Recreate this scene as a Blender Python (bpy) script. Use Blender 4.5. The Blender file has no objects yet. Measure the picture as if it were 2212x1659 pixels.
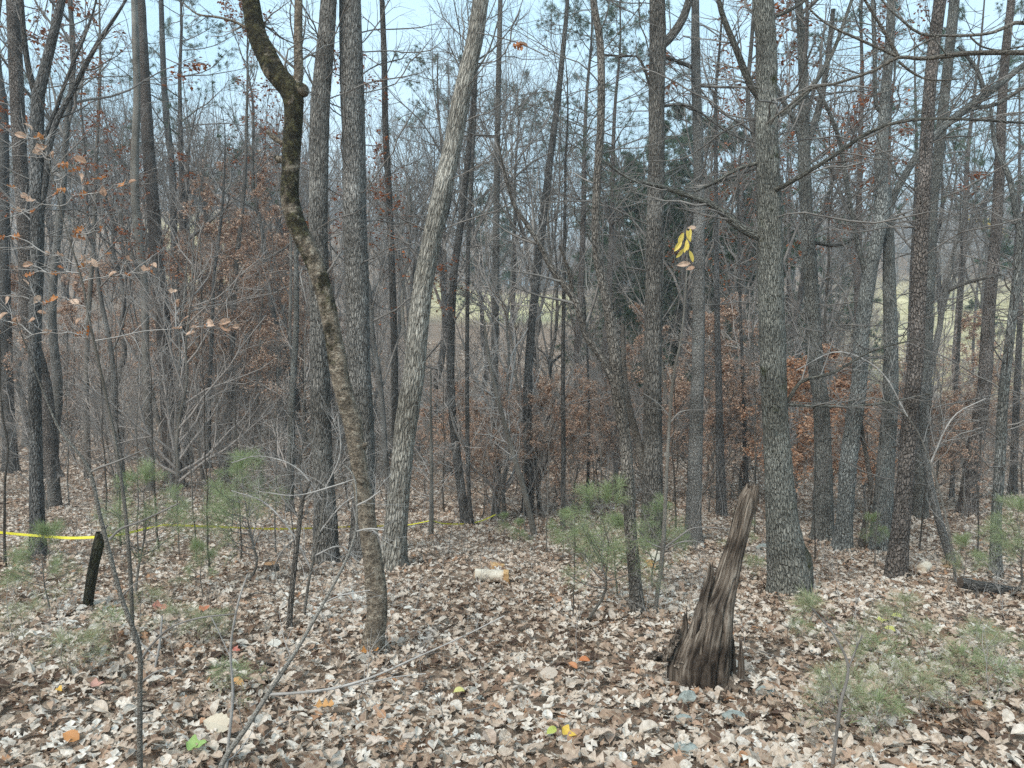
import bpy, math, random
import numpy as np
from mathutils import Vector
random.seed(11)
rng = np.random.default_rng(11)
R_ = math.radians
sc = bpy.context.scene
COL = sc.collection

# ------------------------------------------------------------------ camera, world, sun, exposure
EYE = np.array([0.0, 0.0, 1.6]); F = 1640.0; CX, CY = 1106.0, 829.5
P_ = math.atan(129.5 / F)
cam_d = bpy.data.cameras.new('camera'); cam = bpy.data.objects.new('camera', cam_d); COL.objects.link(cam)
cam.location = EYE; cam.rotation_euler = (math.pi / 2 - P_, 0, 0)
cam_d.sensor_width = 36; cam_d.lens = 36 * F / 2212; cam_d.clip_start = 0.05; cam_d.clip_end = 3000
sc.camera = cam
SUN_EL, SUN_AZ = 48, -35
w = bpy.data.worlds.new('World'); sc.world = w; w.use_nodes = True
nt = w.node_tree; nt.nodes.clear()
wo = nt.nodes.new('ShaderNodeOutputWorld'); bg = nt.nodes.new('ShaderNodeBackground')
sky = nt.nodes.new('ShaderNodeTexSky'); sky.sky_type = 'NISHITA'; sky.sun_disc = False
sky.sun_elevation = R_(SUN_EL); sky.sun_rotation = R_(SUN_AZ); sky.air_density = 1.2; sky.dust_density = 1.5
tc = nt.nodes.new('ShaderNodeTexCoord'); mp = nt.nodes.new('ShaderNodeMapping'); mp.inputs['Scale'].default_value = (1.2, 1.2, 3.2)
nz = nt.nodes.new('ShaderNodeTexNoise'); nz.inputs['Scale'].default_value = 1.6; nz.inputs['Detail'].default_value = 5; nz.inputs['Distortion'].default_value = .4
cr = nt.nodes.new('ShaderNodeValToRGB'); cr.color_ramp.elements[0].position = .32; cr.color_ramp.elements[0].color = (4.2, 6.9, 8.6, 1)
cr.color_ramp.elements[1].position = .68; cr.color_ramp.elements[1].color = (6.6, 8.7, 9.9, 1)
mx = nt.nodes.new('ShaderNodeMix'); mx.data_type = 'RGBA'; mx.inputs[0].default_value = .82
nt.links.new(tc.outputs['Generated'], mp.inputs[0]); nt.links.new(mp.outputs[0], nz.inputs['Vector'])
nt.links.new(nz.outputs['Fac'], cr.inputs[0]); nt.links.new(sky.outputs[0], mx.inputs[6]); nt.links.new(cr.outputs[0], mx.inputs[7])
nt.links.new(mx.outputs[2], bg.inputs['Color']); bg.inputs['Strength'].default_value = 0.08
nt.links.new(bg.outputs[0], wo.inputs['Surface'])
sd = bpy.data.lights.new('sun', 'SUN'); sun = bpy.data.objects.new('sun', sd); COL.objects.link(sun)
sd.energy = 2.0; sd.angle = R_(25); sd.color = (1, .94, .86)
az = R_(SUN_AZ); el = R_(SUN_EL)
sdir = Vector((math.sin(az) * math.cos(el), math.cos(az) * math.cos(el) * -1, math.sin(el)))   # light comes from behind the camera's left shoulder
sun.rotation_euler = sdir.to_track_quat('Z', 'Y').to_euler()
sky.sun_rotation = math.atan2(sdir.x, sdir.y)
sc.view_settings.view_transform = 'Standard'; sc.view_settings.look = 'None'
sc.view_settings.exposure = 1.06; sc.view_settings.gamma = 1; sc.view_settings.use_curve_mapping = False
sc.render.engine = 'CYCLES'
sc.cycles.max_bounces = 5; sc.cycles.diffuse_bounces = 3; sc.cycles.glossy_bounces = 1; sc.cycles.transmission_bounces = 2
sc.cycles.transparent_max_bounces = 4; sc.cycles.volume_bounces = 0
sc.cycles.use_adaptive_sampling = True; sc.cycles.adaptive_threshold = 0.02
sc.cycles.use_denoising = False

# ------------------------------------------------------------------ terrain
PY = np.array([-60, -6, 0, 3.7, 8, 14, 20, 28, 36, 46, 60, 80, 100, 125, 170, 230, 320, 500, 900])
PZ = np.array([5.5, .9, 0, -.56, -1.22, -2.12, -2.9, -3.4, -3.35, -2.6, -1.0, 1.8, 4.6, 7.6, 9.6, 12, 17, 24, 34])
def sstep(a, b, x):
    t = np.clip((x - a) / (b - a), 0, 1); return t * t * (3 - 2 * t)
def H(x, y):
    x = np.asarray(x, float); y = np.asarray(y, float)
    z = np.interp(y, PY, PZ)
    a = x / np.maximum(y, 20)
    z = z + sstep(48, 125, y) * 12.5 * sstep(.0, .34, -a) + sstep(90, 200, y) * 9 * sstep(.12, .5, a)
    z = z + .05 * np.sin(x * .9 + 1.3) * np.sin(y * .8 + .4) + .025 * np.sin(x * 2.3 + y * 1.7) + .12 * np.sin(x * .31 + y * .17 + 2) * sstep(6, 20, y)
    z = z + .5 * np.sin(x * .09 + 1) * np.cos(y * .07) * sstep(25, 60, y)
    return z
def ray(px, py):
    a = (px - CX) / F; b = (CY - py) / F
    return np.array([a, math.cos(P_) + math.sin(P_) * b, -math.sin(P_) + math.cos(P_) * b])
def at(px, py, Y):
    d = ray(px, py); return EYE + d * (Y / d[1])
def hit(px, py):
    d = ray(px, py); t = 1.0
    while t < 400:
        p = EYE + d * t
        if p[2] < H(p[0], p[1]): break
        t *= 1.004
    p = EYE + d * t; p[2] = H(p[0], p[1]); return p

# ------------------------------------------------------------------ mesh buffers
class MB:
    def __init__(s): s.v = []; s.f = []; s.m = []; s.bc = []; s.rn = []; s.n = 0
    def add(s, v, f, mat=0, bc=None, rnd=None):
        v = np.asarray(v, float).reshape(-1, 3); f = np.asarray(f, int)
        s.v.append(v); s.f.append(f + s.n); s.m.append(np.full(len(f), mat)); s.n += len(v)
        s.bc.append(np.zeros((len(v), 3)) if bc is None else np.asarray(bc).reshape(-1, 3))
        s.rn.append(np.zeros(len(v)) if rnd is None else np.broadcast_to(np.asarray(rnd, float), (len(v),)))
    def mesh(s, name, mats, smooth=True):
        me = bpy.data.meshes.new(name)
        if not isinstance(mats, (list, tuple)): mats = [mats]
        for m in mats: me.materials.append(m)
        v = np.concatenate(s.v)
        me.vertices.add(len(v)); me.vertices.foreach_set('co', v.ravel())
        loops = np.concatenate([f.ravel() for f in s.f]); tot = np.concatenate([np.full(len(f), f.shape[1]) for f in s.f])
        me.loops.add(len(loops)); me.loops.foreach_set('vertex_index', loops)
        me.polygons.add(len(tot)); me.polygons.foreach_set('loop_start', np.concatenate([[0], np.cumsum(tot)[:-1]]))
        me.polygons.foreach_set('loop_total', tot)
        me.polygons.foreach_set('material_index', np.concatenate(s.m))
        me.polygons.foreach_set('use_smooth', np.full(len(tot), smooth))
        a = me.attributes.new('bc', 'FLOAT_VECTOR', 'POINT'); a.data.foreach_set('vector', np.concatenate(s.bc).ravel())
        a = me.attributes.new('rnd', 'FLOAT', 'POINT'); a.data.foreach_set('value', np.concatenate(s.rn))
        me.update(); return me
def link(name, me, parent=None, loc=(0, 0, 0)):
    o = bpy.data.objects.new(name, me); COL.objects.link(o)
    if parent is not None: o.parent = parent
    o.location = loc; return o
def tag(o, label=None, cat=None, group=None, kind=None):
    if label: o['label'] = label
    if cat: o['category'] = cat
    if group: o['group'] = group
    if kind: o['kind'] = kind
    return o
def empty(name, loc, label, cat, group=None, rz=0, s=1):
    o = bpy.data.objects.new(name, None); COL.objects.link(o); o.location = loc; o.rotation_euler = (0, 0, rz); o.scale = (s, s, s)
    o.empty_display_size = .2
    return tag(o, label, cat, group)
def copy_tree(o, loc, rz, s, label=None, group=None):
    c = o.copy(); COL.objects.link(c); c.location = loc; c.rotation_euler = (0, 0, rz)
    c.scale = s if isinstance(s, tuple) else (s, s, s)
    if label: c['label'] = label
    if group: c['group'] = group
    for ch in o.children:
        d = ch.copy(); COL.objects.link(d); d.parent = c
    return c

def nrm(a): return a / np.maximum(np.linalg.norm(a, axis=-1, keepdims=True), 1e-9)
def tubes(P, R, sides):
    """P (A,n,3), R (A,n) -> verts, quads, bc"""
    A, n, _ = P.shape
    T = nrm(np.gradient(P, axis=1))
    mean = nrm(P[:, -1] - P[:, 0])
    ref = np.where(np.abs(mean[:, 2:3]) > .6, np.array([[1., .13, 0]]), np.array([[.1, .05, 1.]]))[:, None, :]
    U = nrm(np.cross(T, np.broadcast_to(ref, T.shape))); V = np.cross(T, U)
    a = np.arange(sides) * 2 * np.pi / sides
    v = P[:, :, None, :] + R[:, :, None, None] * (np.cos(a)[None, None, :, None] * U[:, :, None, :] + np.sin(a)[None, None, :, None] * V[:, :, None, :])
    seg = np.linalg.norm(np.diff(P, axis=1), axis=2); s = np.concatenate([np.zeros((A, 1)), np.cumsum(seg, 1)], 1)
    rm = R.mean(1)[:, None, None]
    off = (np.arange(A) * .37)[:, None, None]
    bc = np.stack([np.broadcast_to(np.cos(a) * rm, (A, n, sides)) + off, np.broadcast_to(np.sin(a) * rm, (A, n, sides)), np.broadcast_to(s[:, :, None], (A, n, sides))], -1)
    i = np.arange(n - 1)[:, None] * sides; j = np.arange(sides)[None, :]; k = (j + 1) % sides
    q = np.stack([i + j, i + k, i + sides + k, i + sides + j], -1).reshape(-1, 4)
    f = (q[None] + (np.arange(A) * n * sides)[:, None, None]).reshape(-1, 4)
    return v.reshape(-1, 3), f, bc.reshape(-1, 3)
def grow(P, R, L, k, t0, t1, ang, npts, wig, up, rr=.6, rtip=.002, lf=(.7, 1.15), g=None):
    g = g or rng
    A, n, _ = P.shape
    t = g.uniform(t0, t1, (A, k)); x = t * (n - 1); i = np.minimum(x.astype(int), n - 2); fr = (x - i)[..., None]
    ar = np.arange(A)[:, None]
    p = P[ar, i] * (1 - fr) + P[ar, i + 1] * fr; tan = nrm(P[ar, i + 1] - P[ar, i]); r = R[ar, i] * (1 - fr[..., 0]) + R[ar, i + 1] * fr[..., 0]
    v = g.normal(size=(A, k, 3)); perp = nrm(v - (v * tan).sum(-1, keepdims=True) * tan)
    an = g.uniform(ang[0], ang[1], (A, k, 1)); d = np.cos(an) * tan + np.sin(an) * perp
    Lc = L[:, None] * (1.15 - .75 * (t - t0) / max(1e-6, t1 - t0)) * g.uniform(lf[0], lf[1], (A, k))
    p = p.reshape(-1, 3); d = nrm(d.reshape(-1, 3)); Lc = Lc.reshape(-1); r = r.reshape(-1)
    out = [p]
    for s in range(npts - 1):
        out.append(out[-1] + d * (Lc / (npts - 1))[:, None])
        d = d + g.normal(size=d.shape) * wig; d[:, 2] += up; d = nrm(d)
    P2 = np.stack(out, 1); r0 = np.minimum(r * rr, Lc * .016 + .0025)
    tt = np.linspace(0, 1, npts)[None, :]
    R2 = r0[:, None] * (1 - tt) + np.minimum(rtip, r0 * .6)[:, None] * tt
    return P2, R2, Lc
def catmull(pts, rad, n):
    pts = np.asarray(pts, float); rad = np.asarray(rad, float)
    d = np.concatenate([[0], np.cumsum(np.linalg.norm(np.diff(pts, axis=0), axis=1))])
    u = np.linspace(0, d[-1], n)
    m = len(pts); tg = np.zeros_like(pts)
    for i in range(m):
        a, b = max(0, i - 1), min(m - 1, i + 1); tg[i] = (pts[b] - pts[a]) / max(1e-6, d[b] - d[a])
    k = np.clip(np.searchsorted(d, u, side='right') - 1, 0, m - 2); h = d[k + 1] - d[k]; t = ((u - d[k]) / h)[:, None]; h = h[:, None]
    h00 = 2 * t**3 - 3 * t**2 + 1; h10 = t**3 - 2 * t**2 + t; h01 = -2 * t**3 + 3 * t**2; h11 = t**3 - t**2
    return h00 * pts[k] + h10 * h * tg[k] + h01 * pts[k + 1] + h11 * h * tg[k + 1], np.interp(u, d, rad)
def leafquads(pos, size, g=None, tilt=.5, droop=0):
    g = g or rng
    N = len(pos); yaw = g.uniform(0, 6.28, N)
    d = np.stack([np.cos(yaw), np.sin(yaw), g.normal(size=N) * tilt - droop], -1); d = nrm(d)
    up = nrm(g.normal(size=(N, 3)) * tilt + np.array([0, 0, 1.])); s = nrm(np.cross(d, up)); nn = np.cross(s, d)
    sz = (size * g.uniform(.65, 1.25, N))[:, None]
    v = np.stack([pos, pos + d * sz * .5 + s * sz * .3 + nn * sz * .12, pos + d * sz, pos + d * sz * .5 - s * sz * .3 + nn * sz * .12], 1)
    f = np.arange(N * 4).reshape(N, 4)
    return v.reshape(-1, 3), f, np.repeat(g.uniform(0, 1, N), 4)
def needles(pos, dr, L, wd, spread, g=None, bend=.15):
    g = g or rng
    N = len(pos); d = nrm(dr + g.normal(size=(N, 3)) * spread); d[:, 2] += bend; d = nrm(d)
    s = nrm(np.cross(d, g.normal(size=(N, 3)))) * wd
    l = (L * g.uniform(.7, 1.15, N))[:, None]
    tip = pos + d * l; tip[:, 2] -= L * .18
    mid = pos + d * l * .5
    v = np.stack([pos, mid + s, tip, mid - s], 1)
    return v.reshape(-1, 3), np.arange(N * 4).reshape(N, 4), np.repeat(g.uniform(0, 1, N), 4)

# ------------------------------------------------------------------ materials
def mat(name):
    m = bpy.data.materials.new(name); m.use_nodes = True; m.node_tree.nodes.clear(); return m, m.node_tree
def N_(nt, t, **kw):
    n = nt.nodes.new(t)
    for k, v in kw.items():
        if k in n.inputs: n.inputs[k].default_value = v
        else: setattr(n, k, v)
    return n
def ramp(nt, stops, interp='LINEAR'):
    r = nt.nodes.new('ShaderNodeValToRGB'); r.color_ramp.interpolation = interp; e = r.color_ramp.elements
    while len(e) < len(stops): e.new(.5)
    for x, (p, c) in zip(e, stops): x.position = p; x.color = (*c, 1)
    return r
def finish(nt, col, bumpsock=None, dist=.01, strength=1, rough=.9, trans=0, transcol=None):
    o = nt.nodes.new('ShaderNodeOutputMaterial'); b = nt.nodes.new('ShaderNodeBsdfPrincipled')
    b.inputs['Roughness'].default_value = rough; b.inputs['Specular IOR Level'].default_value = .25
    nt.links.new(col, b.inputs['Base Color'])
    if bumpsock is not None:
        bp = nt.nodes.new('ShaderNodeBump'); bp.inputs['Distance'].default_value = dist; bp.inputs['Strength'].default_value = strength
        nt.links.new(bumpsock, bp.inputs['Height']); nt.links.new(bp.outputs[0], b.inputs['Normal'])
    if trans:
        t = nt.nodes.new('ShaderNodeBsdfTranslucent'); nt.links.new(col, t.inputs['Color']); ms = nt.nodes.new('ShaderNodeMixShader')
        ms.inputs[0].default_value = trans; nt.links.new(b.outputs[0], ms.inputs[1]); nt.links.new(t.outputs[0], ms.inputs[2]); nt.links.new(ms.outputs[0], o.inputs[0])
    else: nt.links.new(b.outputs[0], o.inputs[0])
def mixc(nt, fac, a, b, mode='MIX'):
    m = nt.nodes.new('ShaderNodeMix'); m.data_type = 'RGBA'; m.blend_type = mode
    for s, v in ((m.inputs[0], fac), (m.inputs[6], a), (m.inputs[7], b)):
        if hasattr(v, 'is_linked') or hasattr(v, 'links'): nt.links.new(v, s)
        else: s.default_value = v if isinstance(v, (int, float)) else (*v, 1)
    return m.outputs[2]
def bark(name, dark, light, cell=26, zs=.22, depth=.02, moss=0, lichen=.0, plates=.35, attr=True, moss_up=False):
    m, nt = mat(name)
    a = N_(nt, 'ShaderNodeAttribute', attribute_name='bc') if attr else N_(nt, 'ShaderNodeTexCoord')
    src = a.outputs['Vector'] if attr else a.outputs['Object']
    mp = N_(nt, 'ShaderNodeMapping'); mp.inputs['Scale'].default_value = (cell, cell, cell * zs); nt.links.new(src, mp.inputs[0])
    n1 = N_(nt, 'ShaderNodeTexNoise', Scale=.8, Detail=4.0); nt.links.new(mp.outputs[0], n1.inputs['Vector'])
    md = mixc(nt, .9, mp.outputs[0], n1.outputs['Color'], 'ADD')
    vo = N_(nt, 'ShaderNodeTexVoronoi', feature='DISTANCE_TO_EDGE', Scale=1.7, Randomness=1.0); nt.links.new(md, vo.inputs['Vector'])
    vr = ramp(nt, [(0, (0, 0, 0)), (.22, (1, 1, 1))]); nt.links.new(vo.outputs['Distance'], vr.inputs[0])
    n2 = N_(nt, 'ShaderNodeTexNoise', Scale=2.6, Detail=8.0, Roughness=.72, Distortion=.4); nt.links.new(mp.outputs[0], n2.inputs['Vector'])
    n3 = N_(nt, 'ShaderNodeTexNoise', Scale=2.2, Detail=6.0, Roughness=.65); nt.links.new(src, n3.inputs['Vector'])
    ca = ramp(nt, [(.40, dark), (.50, tuple((p + q) / 2 for p, q in zip(dark, light))), (.62, light)]); nt.links.new(n2.outputs['Fac'], ca.inputs[0])
    c = mixc(nt, plates, ca.outputs[0], vr.outputs[0], 'MULTIPLY')
    lr = ramp(nt, [(.35, (.62, .62, .62)), (.65, (1.3, 1.3, 1.3))]); nt.links.new(n3.outputs['Fac'], lr.inputs[0])
    c = mixc(nt, 1.0, c, lr.outputs[0], 'MULTIPLY')
    n6 = N_(nt, 'ShaderNodeTexNoise', Scale=.7, Detail=3.0); nt.links.new(src, n6.inputs['Vector'])
    l6 = ramp(nt, [(.35, (.66, .64, .60)), (.65, (1.28, 1.28, 1.26))]); nt.links.new(n6.outputs['Fac'], l6.inputs[0]); c = mixc(nt, 1.0, c, l6.outputs[0], 'MULTIPLY')
    oi = N_(nt, 'ShaderNodeObjectInfo'); orr = ramp(nt, [(0, (.8, .78, .76)), (.5, (1, 1, 1)), (1, (1.15, 1.17, 1.2))]); nt.links.new(oi.outputs['Random'], orr.inputs[0])
    c = mixc(nt, 1.0, c, orr.outputs[0], 'MULTIPLY')
    if lichen:
        n4 = N_(nt, 'ShaderNodeTexNoise', Scale=16.0, Detail=9.0, Roughness=.75); nt.links.new(src, n4.inputs['Vector'])
        r4 = ramp(nt, [(.62 - lichen, (0, 0, 0)), (.72 - lichen, (.8, .8, .8))]); nt.links.new(n4.outputs['Fac'], r4.inputs[0])
        c = mixc(nt, r4.outputs[0], c, (.30, .33, .30))
    if moss:
        n5 = N_(nt, 'ShaderNodeTexNoise', Scale=3.5, Detail=7.0, Roughness=.7); nt.links.new(src, n5.inputs['Vector'])
        r5 = ramp(nt, [(.62 - moss, (0, 0, 0)), (.74 - moss, (1, 1, 1))]); nt.links.new(n5.outputs['Fac'], r5.inputs[0])
        mf = r5.outputs[0]
        if moss_up:
            sz_ = N_(nt, 'ShaderNodeSeparateXYZ'); nt.links.new(src, sz_.inputs[0]); mr_ = N_(nt, 'ShaderNodeMapRange'); nt.links.new(sz_.outputs['Z'], mr_.inputs[0])
            mr_.inputs[1].default_value = 1.3; mr_.inputs[2].default_value = 3.6; mr_.inputs[3].default_value = -.1; mr_.inputs[4].default_value = .16
            ad = N_(nt, 'ShaderNodeMath', operation='ADD'); nt.links.new(n5.outputs['Fac'], ad.inputs[0]); nt.links.new(mr_.outputs[0], ad.inputs[1]); nt.links.new(ad.outputs[0], r5.inputs[0])
        c = mixc(nt, mf, c, (.050, .054, .018))
    add = N_(nt, 'ShaderNodeMath', operation='MULTIPLY_ADD'); nt.links.new(n2.outputs['Fac'], add.inputs[0]); add.inputs[1].default_value = .5
    nt.links.new(vr.outputs[0], add.inputs[2])
    finish(nt, c, add.outputs[0], depth, 1, .92)
    return m
B_OAK = bark('oak_bark', (0.086, 0.081, 0.074), (0.391, 0.368, 0.339), 34, .17, .02)
B_OAKM = bark('oak_bark_mossy', (.07, .068, .058), (.34, .33, .29), 50, .15, .02, moss=.05, lichen=.03, plates=.12)
B_PALE = bark('pale_bark', (.15, .135, .115), (.60, .565, .50), 30, .13, .022)
B_DARK = bark('dark_bark', (0.046, 0.044, 0.041), (0.261, 0.246, 0.232), 34, .2, .018)
B_GREY = bark('grey_bark', (0.098, 0.094, 0.090), (0.375, 0.356, 0.331), 46, .3, .01, lichen=.03)
B_SMOOTH = bark('smooth_bark', (0.127, 0.115, 0.100), (0.312, 0.288, 0.256), 60, .7, .004, plates=.12)
B_PALES = bark('pale_smooth_bark', (.26, .245, .22), (.46, .44, .41), 60, .7, .003, plates=.1)
B_PINE = bark('pine_bark', (0.069, 0.061, 0.055), (0.294, 0.252, 0.228), 26, .38, .022, plates=.3)
def moss_bark():
    m, nt = mat('mossy_bark'); a = N_(nt, 'ShaderNodeAttribute', attribute_name='bc'); src = a.outputs['Vector']
    g1 = N_(nt, 'ShaderNodeTexNoise', Scale=95.0, Detail=4.0, Roughness=.7); g2 = N_(nt, 'ShaderNodeTexNoise', Scale=26.0, Detail=6.0, Roughness=.7); g3 = N_(nt, 'ShaderNodeTexNoise', Scale=5.5, Detail=7.0, Roughness=.68)
    vo = N_(nt, 'ShaderNodeTexVoronoi', Scale=75.0)
    for x in (g1, g2, g3, vo): nt.links.new(src, x.inputs['Vector'])
    c1 = ramp(nt, [(.36, (.085, .068, .05)), (.47, (.165, .133, .10)), (.56, (.245, .20, .15)), (.68, (.38, .335, .265))]); nt.links.new(g2.outputs['Fac'], c1.inputs[0])
    c2 = ramp(nt, [(.38, (.45, .45, .45)), (.60, (1.35, 1.35, 1.35))]); nt.links.new(g1.outputs['Fac'], c2.inputs[0])
    c = mixc(nt, 1.0, c1.outputs[0], c2.outputs[0], 'MULTIPLY')
    sz_ = N_(nt, 'ShaderNodeSeparateXYZ'); nt.links.new(src, sz_.inputs[0]); mr_ = N_(nt, 'ShaderNodeMapRange'); nt.links.new(sz_.outputs['Z'], mr_.inputs[0])
    mr_.inputs[1].default_value = 1.5; mr_.inputs[2].default_value = 4.0; mr_.inputs[3].default_value = -.06; mr_.inputs[4].default_value = .16
    ad = N_(nt, 'ShaderNodeMath', operation='ADD'); nt.links.new(g3.outputs['Fac'], ad.inputs[0]); nt.links.new(mr_.outputs[0], ad.inputs[1])
    mr2 = ramp(nt, [(.54, (0, 0, 0)), (.62, (.92, .92, .92))]); nt.links.new(ad.outputs[0], mr2.inputs[0])
    mc = ramp(nt, [(.38, (.012, .011, .007)), (.52, (.032, .029, .014)), (.66, (.09, .082, .032))]); nt.links.new(g2.outputs['Fac'], mc.inputs[0])
    mcc = mixc(nt, 1.0, mc.outputs[0], c2.outputs[0], 'MULTIPLY')
    c = mixc(nt, mr2.outputs[0], c, mcc)
    finish(nt, c, g2.outputs['Fac'], .03, 1, .95); return m
B_MOSS = moss_bark()
B_BROWN = bark('brown_bark', (0.081, 0.071, 0.062), (0.351, 0.312, 0.273), 44, .25, .014)
B_TEAL = bark('lichened_bark', (0.081, 0.081, 0.076), (0.375, 0.375, 0.350), 38, .2, .016, lichen=.05)
def simple(name, c1, c2, scale=8, rough=.9, trans=0, attr=None, bump=0, objrand=False):
    m, nt = mat(name)
    if attr == 'rnd':
        a = N_(nt, 'ShaderNodeAttribute', attribute_name='rnd'); fac = a.outputs['Fac']
    elif objrand: fac = N_(nt, 'ShaderNodeObjectInfo').outputs['Random']
    else:
        t = N_(nt, 'ShaderNodeTexCoord'); n = N_(nt, 'ShaderNodeTexNoise', Scale=float(scale), Detail=5.0, Roughness=.65); nt.links.new(t.outputs['Object'], n.inputs['Vector']); fac = n.outputs['Fac']
    stops = [(0 if attr or objrand else .3, c1), (1 if attr or objrand else .7, c2)]
    r = ramp(nt, stops); nt.links.new(fac, r.inputs[0])
    finish(nt, r.outputs[0], fac if bump else None, bump or .01, 1, rough, trans); return m
M_TWIG = simple('twig_bark', (.09, .08, .072), (.28, .255, .23), 5)
M_TWIGL = simple('pale_twig_bark', (.22, .20, .18), (.46, .43, .40), 9)
M_BRUSH = simple('brush_bark', (.20, .172, .152), (.44, .39, .35), objrand=True)
M_TWIGF = simple('far_twig_bark', (.26, .24, .225), (.42, .39, .37), objrand=True)
def ramp_leaf(name, stops, src='object', trans=.25, veins=True, drift=False):
    m, nt = mat(name)
    oi_ = N_(nt, 'ShaderNodeObjectInfo'); fac = oi_.outputs['Random'] if src == 'object' else N_(nt, 'ShaderNodeAttribute', attribute_name='rnd').outputs['Fac']
    if drift:
        nl_ = N_(nt, 'ShaderNodeTexNoise', Scale=.9, Detail=3.0); nt.links.new(oi_.outputs['Location'], nl_.inputs['Vector'])
        s1 = N_(nt, 'ShaderNodeMath', operation='MULTIPLY_ADD'); nt.links.new(nl_.outputs['Fac'], s1.inputs[0]); s1.inputs[1].default_value = 1.1; s1.inputs[2].default_value = -.55
        s2 = N_(nt, 'ShaderNodeMath', operation='ADD', use_clamp=True); nt.links.new(fac, s2.inputs[0]); nt.links.new(s1.outputs[0], s2.inputs[1]); fac = s2.outputs[0]
    r = ramp(nt, stops, 'LINEAR'); nt.links.new(fac, r.inputs[0]); c = r.outputs[0]
    if veins:
        at_ = N_(nt, 'ShaderNodeAttribute', attribute_name='bc'); sx = N_(nt, 'ShaderNodeSeparateXYZ'); nt.links.new(at_.outputs['Vector'], sx.inputs[0])
        ab = N_(nt, 'ShaderNodeMath', operation='ABSOLUTE'); nt.links.new(sx.outputs['Y'], ab.inputs[0])
        mr = ramp(nt, [(0, (1, 1, 1)), (.05, (0, 0, 0))]); nt.links.new(ab.outputs[0], mr.inputs[0])
        c = mixc(nt, mr.outputs[0], c, mixc(nt, .35, c, (.6, .5, .36)))
        # side veins run obliquely off the midrib
        ma = N_(nt, 'ShaderNodeMath', operation='MULTIPLY_ADD'); nt.links.new(ab.outputs[0], ma.inputs[0]); ma.inputs[1].default_value = -.8; nt.links.new(sx.outputs['X'], ma.inputs[2])
        mm = N_(nt, 'ShaderNodeMath', operation='MULTIPLY'); nt.links.new(ma.outputs[0], mm.inputs[0]); mm.inputs[1].default_value = 62.0
        sn = N_(nt, 'ShaderNodeMath', operation='SINE'); nt.links.new(mm.outputs[0], sn.inputs[0])
        vr = ramp(nt, [(0, (.95, .95, .95)), (.8, (1, 1, 1)), (1, (1.10, 1.09, 1.07))]); nt.links.new(sn.outputs[0], vr.inputs[0])
        c = mixc(nt, 1.0, c, vr.outputs[0], 'MULTIPLY')
        n = N_(nt, 'ShaderNodeTexNoise', Scale=5.0, Detail=4.0); nt.links.new(at_.outputs['Vector'], n.inputs['Vector'])
        nr = ramp(nt, [(.3, (.68, .66, .64)), (.6, (1.06, 1.06, 1.06))]); nt.links.new(n.outputs['Fac'], nr.inputs[0])
        c = mixc(nt, 1.0, c, nr.outputs[0], 'MULTIPLY')
    finish(nt, c, None, .01, 1, .62, trans); return m
M_LITTER = ramp_leaf('dead_leaf', [(0, (.10, .062, .044)), (.07, (.19, .12, .082)), (.18, (.33, .225, .16)), (.32, (.45, .335, .25)), (.48, (.56, .45, .36)), (.64, (.66, .565, .475)), (.82, (.73, .66, .58)), (.90, (.52, .45, .39)), (.955, (.42, .21, .10)), (1, (.78, .73, .66))], drift=True)
M_BEECH = ramp_leaf('copper_leaf', [(0, (.30, .175, .12)), (.5, (.54, .355, .25)), (1, (.74, .57, .44))], 'attr', .3, False)
M_ORANGE = ramp_leaf('orange_leaf', [(0, (.36, .18, .10)), (.5, (.60, .34, .205)), (1, (.76, .53, .37))], 'attr', .3, False)
M_OAKRED = ramp_leaf('russet_leaf', [(0, (.16, .05, .02)), (1, (.42, .14, .045))], 'attr', .3, False)
M_NEED = ramp_leaf('young_needles', [(0, (.15, .20, .09)), (.5, (.29, .35, .16)), (1, (.45, .48, .29))], 'attr', .35, False)
M_NEEDY = ramp_leaf('yellowish_needles', [(0, (.22, .25, .12)), (.5, (.33, .35, .19)), (1, (.50, .48, .32))], 'attr', .35, False)
M_NEEDD = ramp_leaf('dark_needles', [(0, (.05, .078, .05)), (1, (.13, .18, .11))], 'attr', .2, False)
M_WOOD = simple('sawn_wood', (.40, .22, .09), (.60, .40, .20), 30)
M_PALEW = simple('peeled_wood', (.42, .35, .26), (.66, .60, .50), 14, bump=.01)
M_ROCK = simple('lichened_rock', (.16, .175, .16), (.36, .385, .35), 22, bump=.02)
M_TAPE = simple('yellow_tape', (.80, .73, .05), (.88, .82, .10), 3, .35, .25)
def flat(name, c, trans=.3):
    return simple(name, tuple(x * .8 for x in c), c, 20, .5, trans)
# rotten wood with long streaks
def rotten():
    m, nt = mat('rotten_wood'); a = N_(nt, 'ShaderNodeAttribute', attribute_name='bc')
    mp = N_(nt, 'ShaderNodeMapping'); mp.inputs['Scale'].default_value = (44, 44, 4.5); nt.links.new(a.outputs['Vector'], mp.inputs[0])
    n = N_(nt, 'ShaderNodeTexNoise', Scale=1.0, Detail=7.0, Roughness=.7, Distortion=.5); nt.links.new(mp.outputs[0], n.inputs['Vector'])
    r = ramp(nt, [(.37, (.014, .011, .009)), (.44, (.075, .058, .045)), (.53, (.165, .132, .105)), (.62, (.31, .265, .22)), (.70, (.48, .43, .375))]); nt.links.new(n.outputs['Fac'], r.inputs[0])
    n2 = N_(nt, 'ShaderNodeTexNoise', Scale=4.0, Detail=4.0); nt.links.new(a.outputs['Vector'], n2.inputs['Vector'])
    r2 = ramp(nt, [(.38, (.35, .32, .30)), (.6, (1.2, 1.18, 1.15))]); nt.links.new(n2.outputs['Fac'], r2.inputs[0])
    finish(nt, mixc(nt, 1.0, r.outputs[0], r2.outputs[0], 'MULTIPLY'), n.outputs['Fac'], .018, 1, .9); return m
M_ROT = rotten()
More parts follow.
